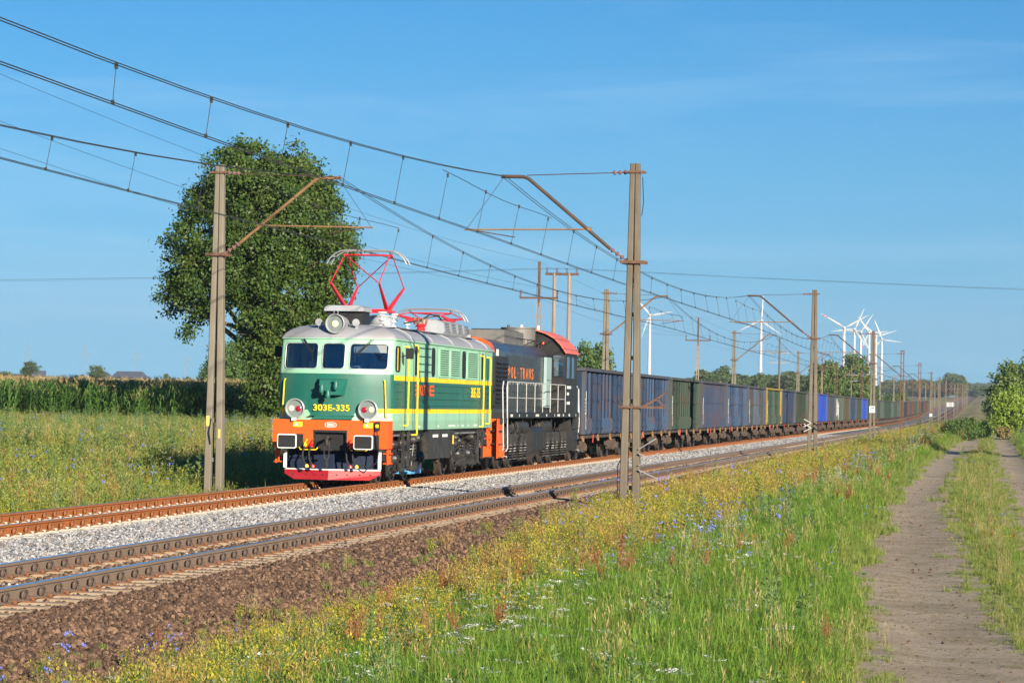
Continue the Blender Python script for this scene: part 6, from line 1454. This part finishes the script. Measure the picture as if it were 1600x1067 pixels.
fs = [(i * 4 + j, i * 4 + (j + 1) % 4, i * 4 + 4 + (j + 1) % 4, i * 4 + 4 + j) for i in range(len(st) - 1) for j in range(4)] + [(0, 1, 2, 3), tuple(range(len(vs) - 1, len(vs) - 5, -1))]
mb.add(vs, fs); blm = mb.mesh('blade', M['tower'], 40)
mb = MB()
for z0, z1 in ((18.6, 20.2), (22.0, 23.4)): mb.bx(-.32, .62, -2.42, -1.98, z0, z1)
bandm = mb.mesh('red_band', M['red'], 0)
TLAB = ['lone white wind turbine with one blade straight up over the wagons', 'white wind turbine partly behind the tall crossbar mast', 'white wind turbine with red-banded blade, foremost in the cluster', 'white wind turbine second in the cluster beside the red-banded one', 'white wind turbine third in the cluster', 'white wind turbine fourth in the cluster, close beside the kilometre plate mast', 'white wind turbine next to last in the cluster', 'white wind turbine at the far end of the cluster, nearest the steel masts']
for i, (px, py, d, a0, red) in enumerate(((1189, 501, 3000, 4, 0), (1015, 492, 2900, -40, 0), (1319, 513, 2850, 61, 1), (1335, 515.5, 3100, 24, 0), (1345, 519, 3150, 34, 0), (1358, 521, 3200, -35, 1), (1369, 526.5, 3350, -47, 0), (1378, 531, 3500, -22, 0))):
    x = pxX(px, d); hz = 644.2 - ROLL * (1545.4 - px); z = CAM.z + (hz - py) / F_PX * d * 1.0; g0 = gz(x, d)
    r = thing('wind_turbine', TLAB[i], 'wind turbine', (x, d, g0 - 1), 'wind turbines on the horizon'); H = z - g0 + 1
    t_ = link('tower', tw, r); t_.scale = (1, 1, H - 1.5); link('nacelle', nac, r, (0, 0, H)); link('hub', hubm, r, (0, 0, H))
    for k in range(3):
        b = link('blade', blm, r, (0, 0, H), rot=(0, math.radians(a0 + 120 * k), 0)); sc = {0: 1.0, 1: .9, 2: 1.03, 3: .95, 4: .9, 5: .85, 6: .95, 7: .95}[i]; b.scale = (1.15, 1, sc)
        if red and k == (2 if i == 2 else 2): link('red_band', bandm, b)

# ------------------------------------------------------------------ pole lines
def pole(x, y, h, kind, label, group=None):
    r = thing('utility_pole', label, 'utility pole', (x, y, gz(x, y)), group); m = M['wood_pole']
    if kind == 'H':
        for s in (-.45, .45): MB().tube([(s, 0, -.5), (s, 0, h)], .14, 8, r2=.10).obj('pole_shaft', m, r)
        MB().bx(-1.0, 1.0, -.08, .08, h - .12, h + .02).obj('crossarm', M['steel_rust'], r, smooth=0)
        for x_ in (-.9, -.3, .3, .9):
            mb = MB(); insulator(mb, (x_, 0, h + .02), (x_, 0, h + .34), 0, 3, .08); mb.obj('insulator', M['porcelain'], r)
    elif kind == 'T':
        mb = MB()
        for s in (-1, 1): mb.bar((s * .16, 0, -.5), (s * .07, 0, h * .78), .07, .16)
        for z in np.arange(.4, h * .75, .7): mb.bx(-.14, .14, -.05, .05, z, z + .12)
        mb.obj('pole_shaft', m, r, smooth=0)
        MB().bx(-.07, .07, -.07, .07, h * .76, h).obj('pole_top', M['steel_rust'], r, smooth=0)
        MB().bx(-1.1, 1.1, -.06, .06, h * .80, h * .80 + .1).obj('crossarm', M['steel_rust'], r, smooth=0)
        for x_ in (-1.05, 1.05):
            mb = MB(); insulator(mb, (x_, 0, h * .80 + .1), (x_, 0, h * .80 + .5), 0, 3, .08); mb.obj('insulator', M['porcelain'], r)
    else:
        MB().tube([(0, 0, -.5), (0, 0, h)], .17, 10, r2=.10).obj('pole_shaft', M['concrete'], r)
        for k, z in enumerate((h - 1.9, h - 3.1)):
            MB().bx(-1.4 + .2 * k, 1.4 - .2 * k, -.05, .05, z, z + .1).obj('crossarm', M['grey_steel'], r, smooth=0)
            for x_ in (-1.3 + .2 * k, -.5, .5, 1.3 - .2 * k):
                mb = MB(); insulator(mb, (x_, 0, z + .1), (x_, 0, z + .45), 0, 3, .08); mb.obj('insulator', M['grey_steel'], r)
        if kind == 'X':
            mb = MB(); mb.bx(-.6, .6, -.5, .3, 3.2, 4.3); tr_ = mb.obj('transformer', M['grey_steel'], r, smooth=0)
            for x_ in (-.4, 0, .4): mb = MB(); insulator(mb, (x_, 0, 4.3), (x_, 0, 4.75), 0, 3, .09); mb.obj('bushing', M['white'], tr_)
    return r
UP = [(-14.5, 58, 11.6, 'T', 'tapered pole with one crossarm out beside the maize'), (-14, 161.7, 10.6, 'T', 'lone tapered pole with low crossarm beside the twin pole'), (-14.0, 170.5, 10.4, 'H', 'twin wooden pole with crossarm and insulators behind the diesel'), (-14, 252.5, 10.3, 'T', 'thin pole with one crossarm behind the third gondola wagon'), (-14.2, 355, 11.0, 'X', 'pale transformer pole with three crossarms and white bushings'), (-14.5, 452, 10.2, 'T', 'thin far pole with crossarm in front of the dark broad tree'), (-15, 560, 10.2, 'P', 'thin far pole with two crossarms in front of the tall dark tree')]
for u in UP: pole(*u)
def cable(pts_, sag, r, name, label, X=None):
    root = thing(name, label, 'power line', (0, 0, 0))
    for line in pts_:
        p = []
        for a, b in zip(line[:-1], line[1:]):
            for t in np.linspace(0, 1, 13)[:-1]: p.append((lrp(a[0], b[0], t), lrp(a[1], b[1], t), lrp(a[2], b[2], t) - sag * 4 * t * (1 - t)))
        p.append(line[-1]); MB().tube(p, r, 4).obj('conductor', M['wire'], root)
    return root
tops = [(u[0], u[1], gz(u[0], u[1]) + u[2] * .8 + .5) for u in UP if u[3] != 'H']
cable([[(-14.5 - 1.05, 20, 13.0)] + [(a - 1.05, b, c) for a, b, c in tops], [(-14.5 + 1.05, 20, 13.0)] + [(a + 1.05, b, c) for a, b, c in tops], [(-14.5, 20, 14.3)] + [(a, b, c + 1.6) for a, b, c in tops]], .7, .0055, 'power_line', 'three thin wires running along the field side poles')
zz = gz(-14, 170.5) + 10.7
cable([[(-150, 168 + o, 9.6 + zz * 0 + d), (-14.0 + o * 1.2, 170.5, zz), (120, 178 + o, 9.9 + d)] for o, d in ((-.7, 0), (0, .25), (.7, -.1))], 1.3, .0045, 'power_line', 'three thin wires crossing over the tracks from the twin pole')

# ------------------------------------------------------------------ farm beyond the maize, far pylons
def house(name, label, x, y, L, W_, h, rh, wall, rz=0, hip=0.0, extra=None):
    r = thing(name, label, 'building', (x, y, gz(x, y)), None, rz)
    MB().bx(-L / 2, L / 2, -W_ / 2, W_ / 2, -1, h).obj('wall', wall, r, smooth=0)
    mb = MB(); e = .5; mb.add([(-L / 2 - e, -W_ / 2 - e, h), (L / 2 + e, -W_ / 2 - e, h), (L / 2 + e, W_ / 2 + e, h), (-L / 2 - e, W_ / 2 + e, h), (-L / 2 - e + hip, 0, h + rh), (L / 2 + e - hip, 0, h + rh)], [(0, 1, 5, 4), (2, 3, 4, 5), (1, 2, 5), (3, 0, 4), (3, 2, 1, 0)]); rf = mb.obj('roof', M['rooftile'], r, smooth=0)
    for k in range(3):
        wx = -L * .3 + k * L * .3; MB().bx(wx - .8, wx + .8, -W_ / 2 - .04, -W_ / 2 - .01, h * .35, h * .8).obj('window' if k != 1 else 'door', M['rubber'], r, smooth=0)
    return r
M['brickwall'] = pm('red_brick_wall', (.30, .13, .09), .85, var=.2, scale=2)
hy = 700
house('long_barn', 'long white farm building with dark slate roof beyond the maize', pxX(204, hy), hy, 7.2, 6, 3.0, 1.7, M['plaster'], rz=.0, hip=.8)
house('farmhouse', 'farmhouse with dark hipped roof half hidden by the round tree', pxX(165, hy), hy, 3.2, 5, 2.6, 1.8, M['plaster'], hip=1.4)
house('farmhouse', 'pale gabled farmhouse beside the poplar group', pxX(62, 690), 690, 2.4, 5, 3.0, 1.5, M['plaster'], rz=.3)
house('shed', 'low red brick shed between the farm trees', pxX(28, 700), 700, 3.4, 4, 2.4, 1.2, M['brickwall'])
mb = MB(); mb.prism([(-2.4, 0), (2.4, 0), (2.2, 2.5), (1.0, 3.0), (-1.2, 2.9), (-2.2, 2.3)], 'y', -2, 2); tag(mb.obj('tarpaulin_heap', M['white'], loc=(pxX(72, 690), 690, gz(pxX(72, 690), 690)), smooth=50), 'white tarpaulin covered heap at the maize edge', 'heap')
def pylon(x, y, h, label):
    r = thing('pylon', label, 'pylon', (x, y, gz(x, y)), 'pylons far beyond the maize'); mb = MB()
    for sx in (-1, 1):
        for sy in (-1, 1): mb.bar((sx * 1.6, sy * 1.6, 0), (sx * .35, sy * .35, h), .09)
    for k in range(7):
        z0, z1 = h * k / 7, h * (k + 1) / 7; w0, w1 = lrp(1.6, .35, k / 7), lrp(1.6, .35, (k + 1) / 7); mb.bar((-w0, -w0, z0), (w1, -w1, z1), .05); mb.bar((w0, -w0, z0), (-w1, -w1, z1), .05)
    mb.obj('lattice', M['grey_steel'], r, smooth=0)
    for z, w_ in ((h * .72, 4), (h * .86, 3)): MB().bar((-w_, 0, z), (w_, 0, z), .2).obj('crossarm', M['grey_steel'], r, smooth=0)
for px, y, h in ((44, 1900, 27), (133, 1850, 27), (214, 1900, 24), (292, 1900, 20)): pylon(pxX(px, y), y, h, 'faint lattice pylon far beyond the maize field')
for px, y in ((1484, 1020), (1489, 1030)):
    x = pxX(px, y); r = thing('trackside_hut', 'small white hut beside the far tracks', 'hut', (x, y, gz(x, y)), 'white huts by the far tracks')
    MB().bx(-.8, .8, -1.2, 1.2, 0, 2.1).obj('wall', M['tower'], r, smooth=0); MB().bx(-1.0, 1.0, -1.4, 1.4, 2.1, 2.25).obj('roof', M['rooftile'], r, smooth=0)
#==HAZE==
# ------------------------------------------------------------------ haze: one closed box of thin air round the whole scene
def haze(d):
    m = bpy.data.materials.new('thin_haze'); m.use_nodes = True; t = m.node_tree; t.nodes.clear()
    o = t.nodes.new('ShaderNodeOutputMaterial'); v = t.nodes.new('ShaderNodeVolumePrincipled'); v.inputs['Color'].default_value = (.80, .90, 1.0, 1); v.inputs['Density'].default_value = d; v.inputs['Anisotropy'].default_value = 0.2
    t.links.new(v.outputs[0], o.inputs['Volume'])
    mb = MB(); mb.bx(-2700, 2700, -90, 4700, -2.2, 150); h = mb.obj('haze', m, smooth=0); tag(h, kind='stuff')
    return h
haze(1.1e-4)
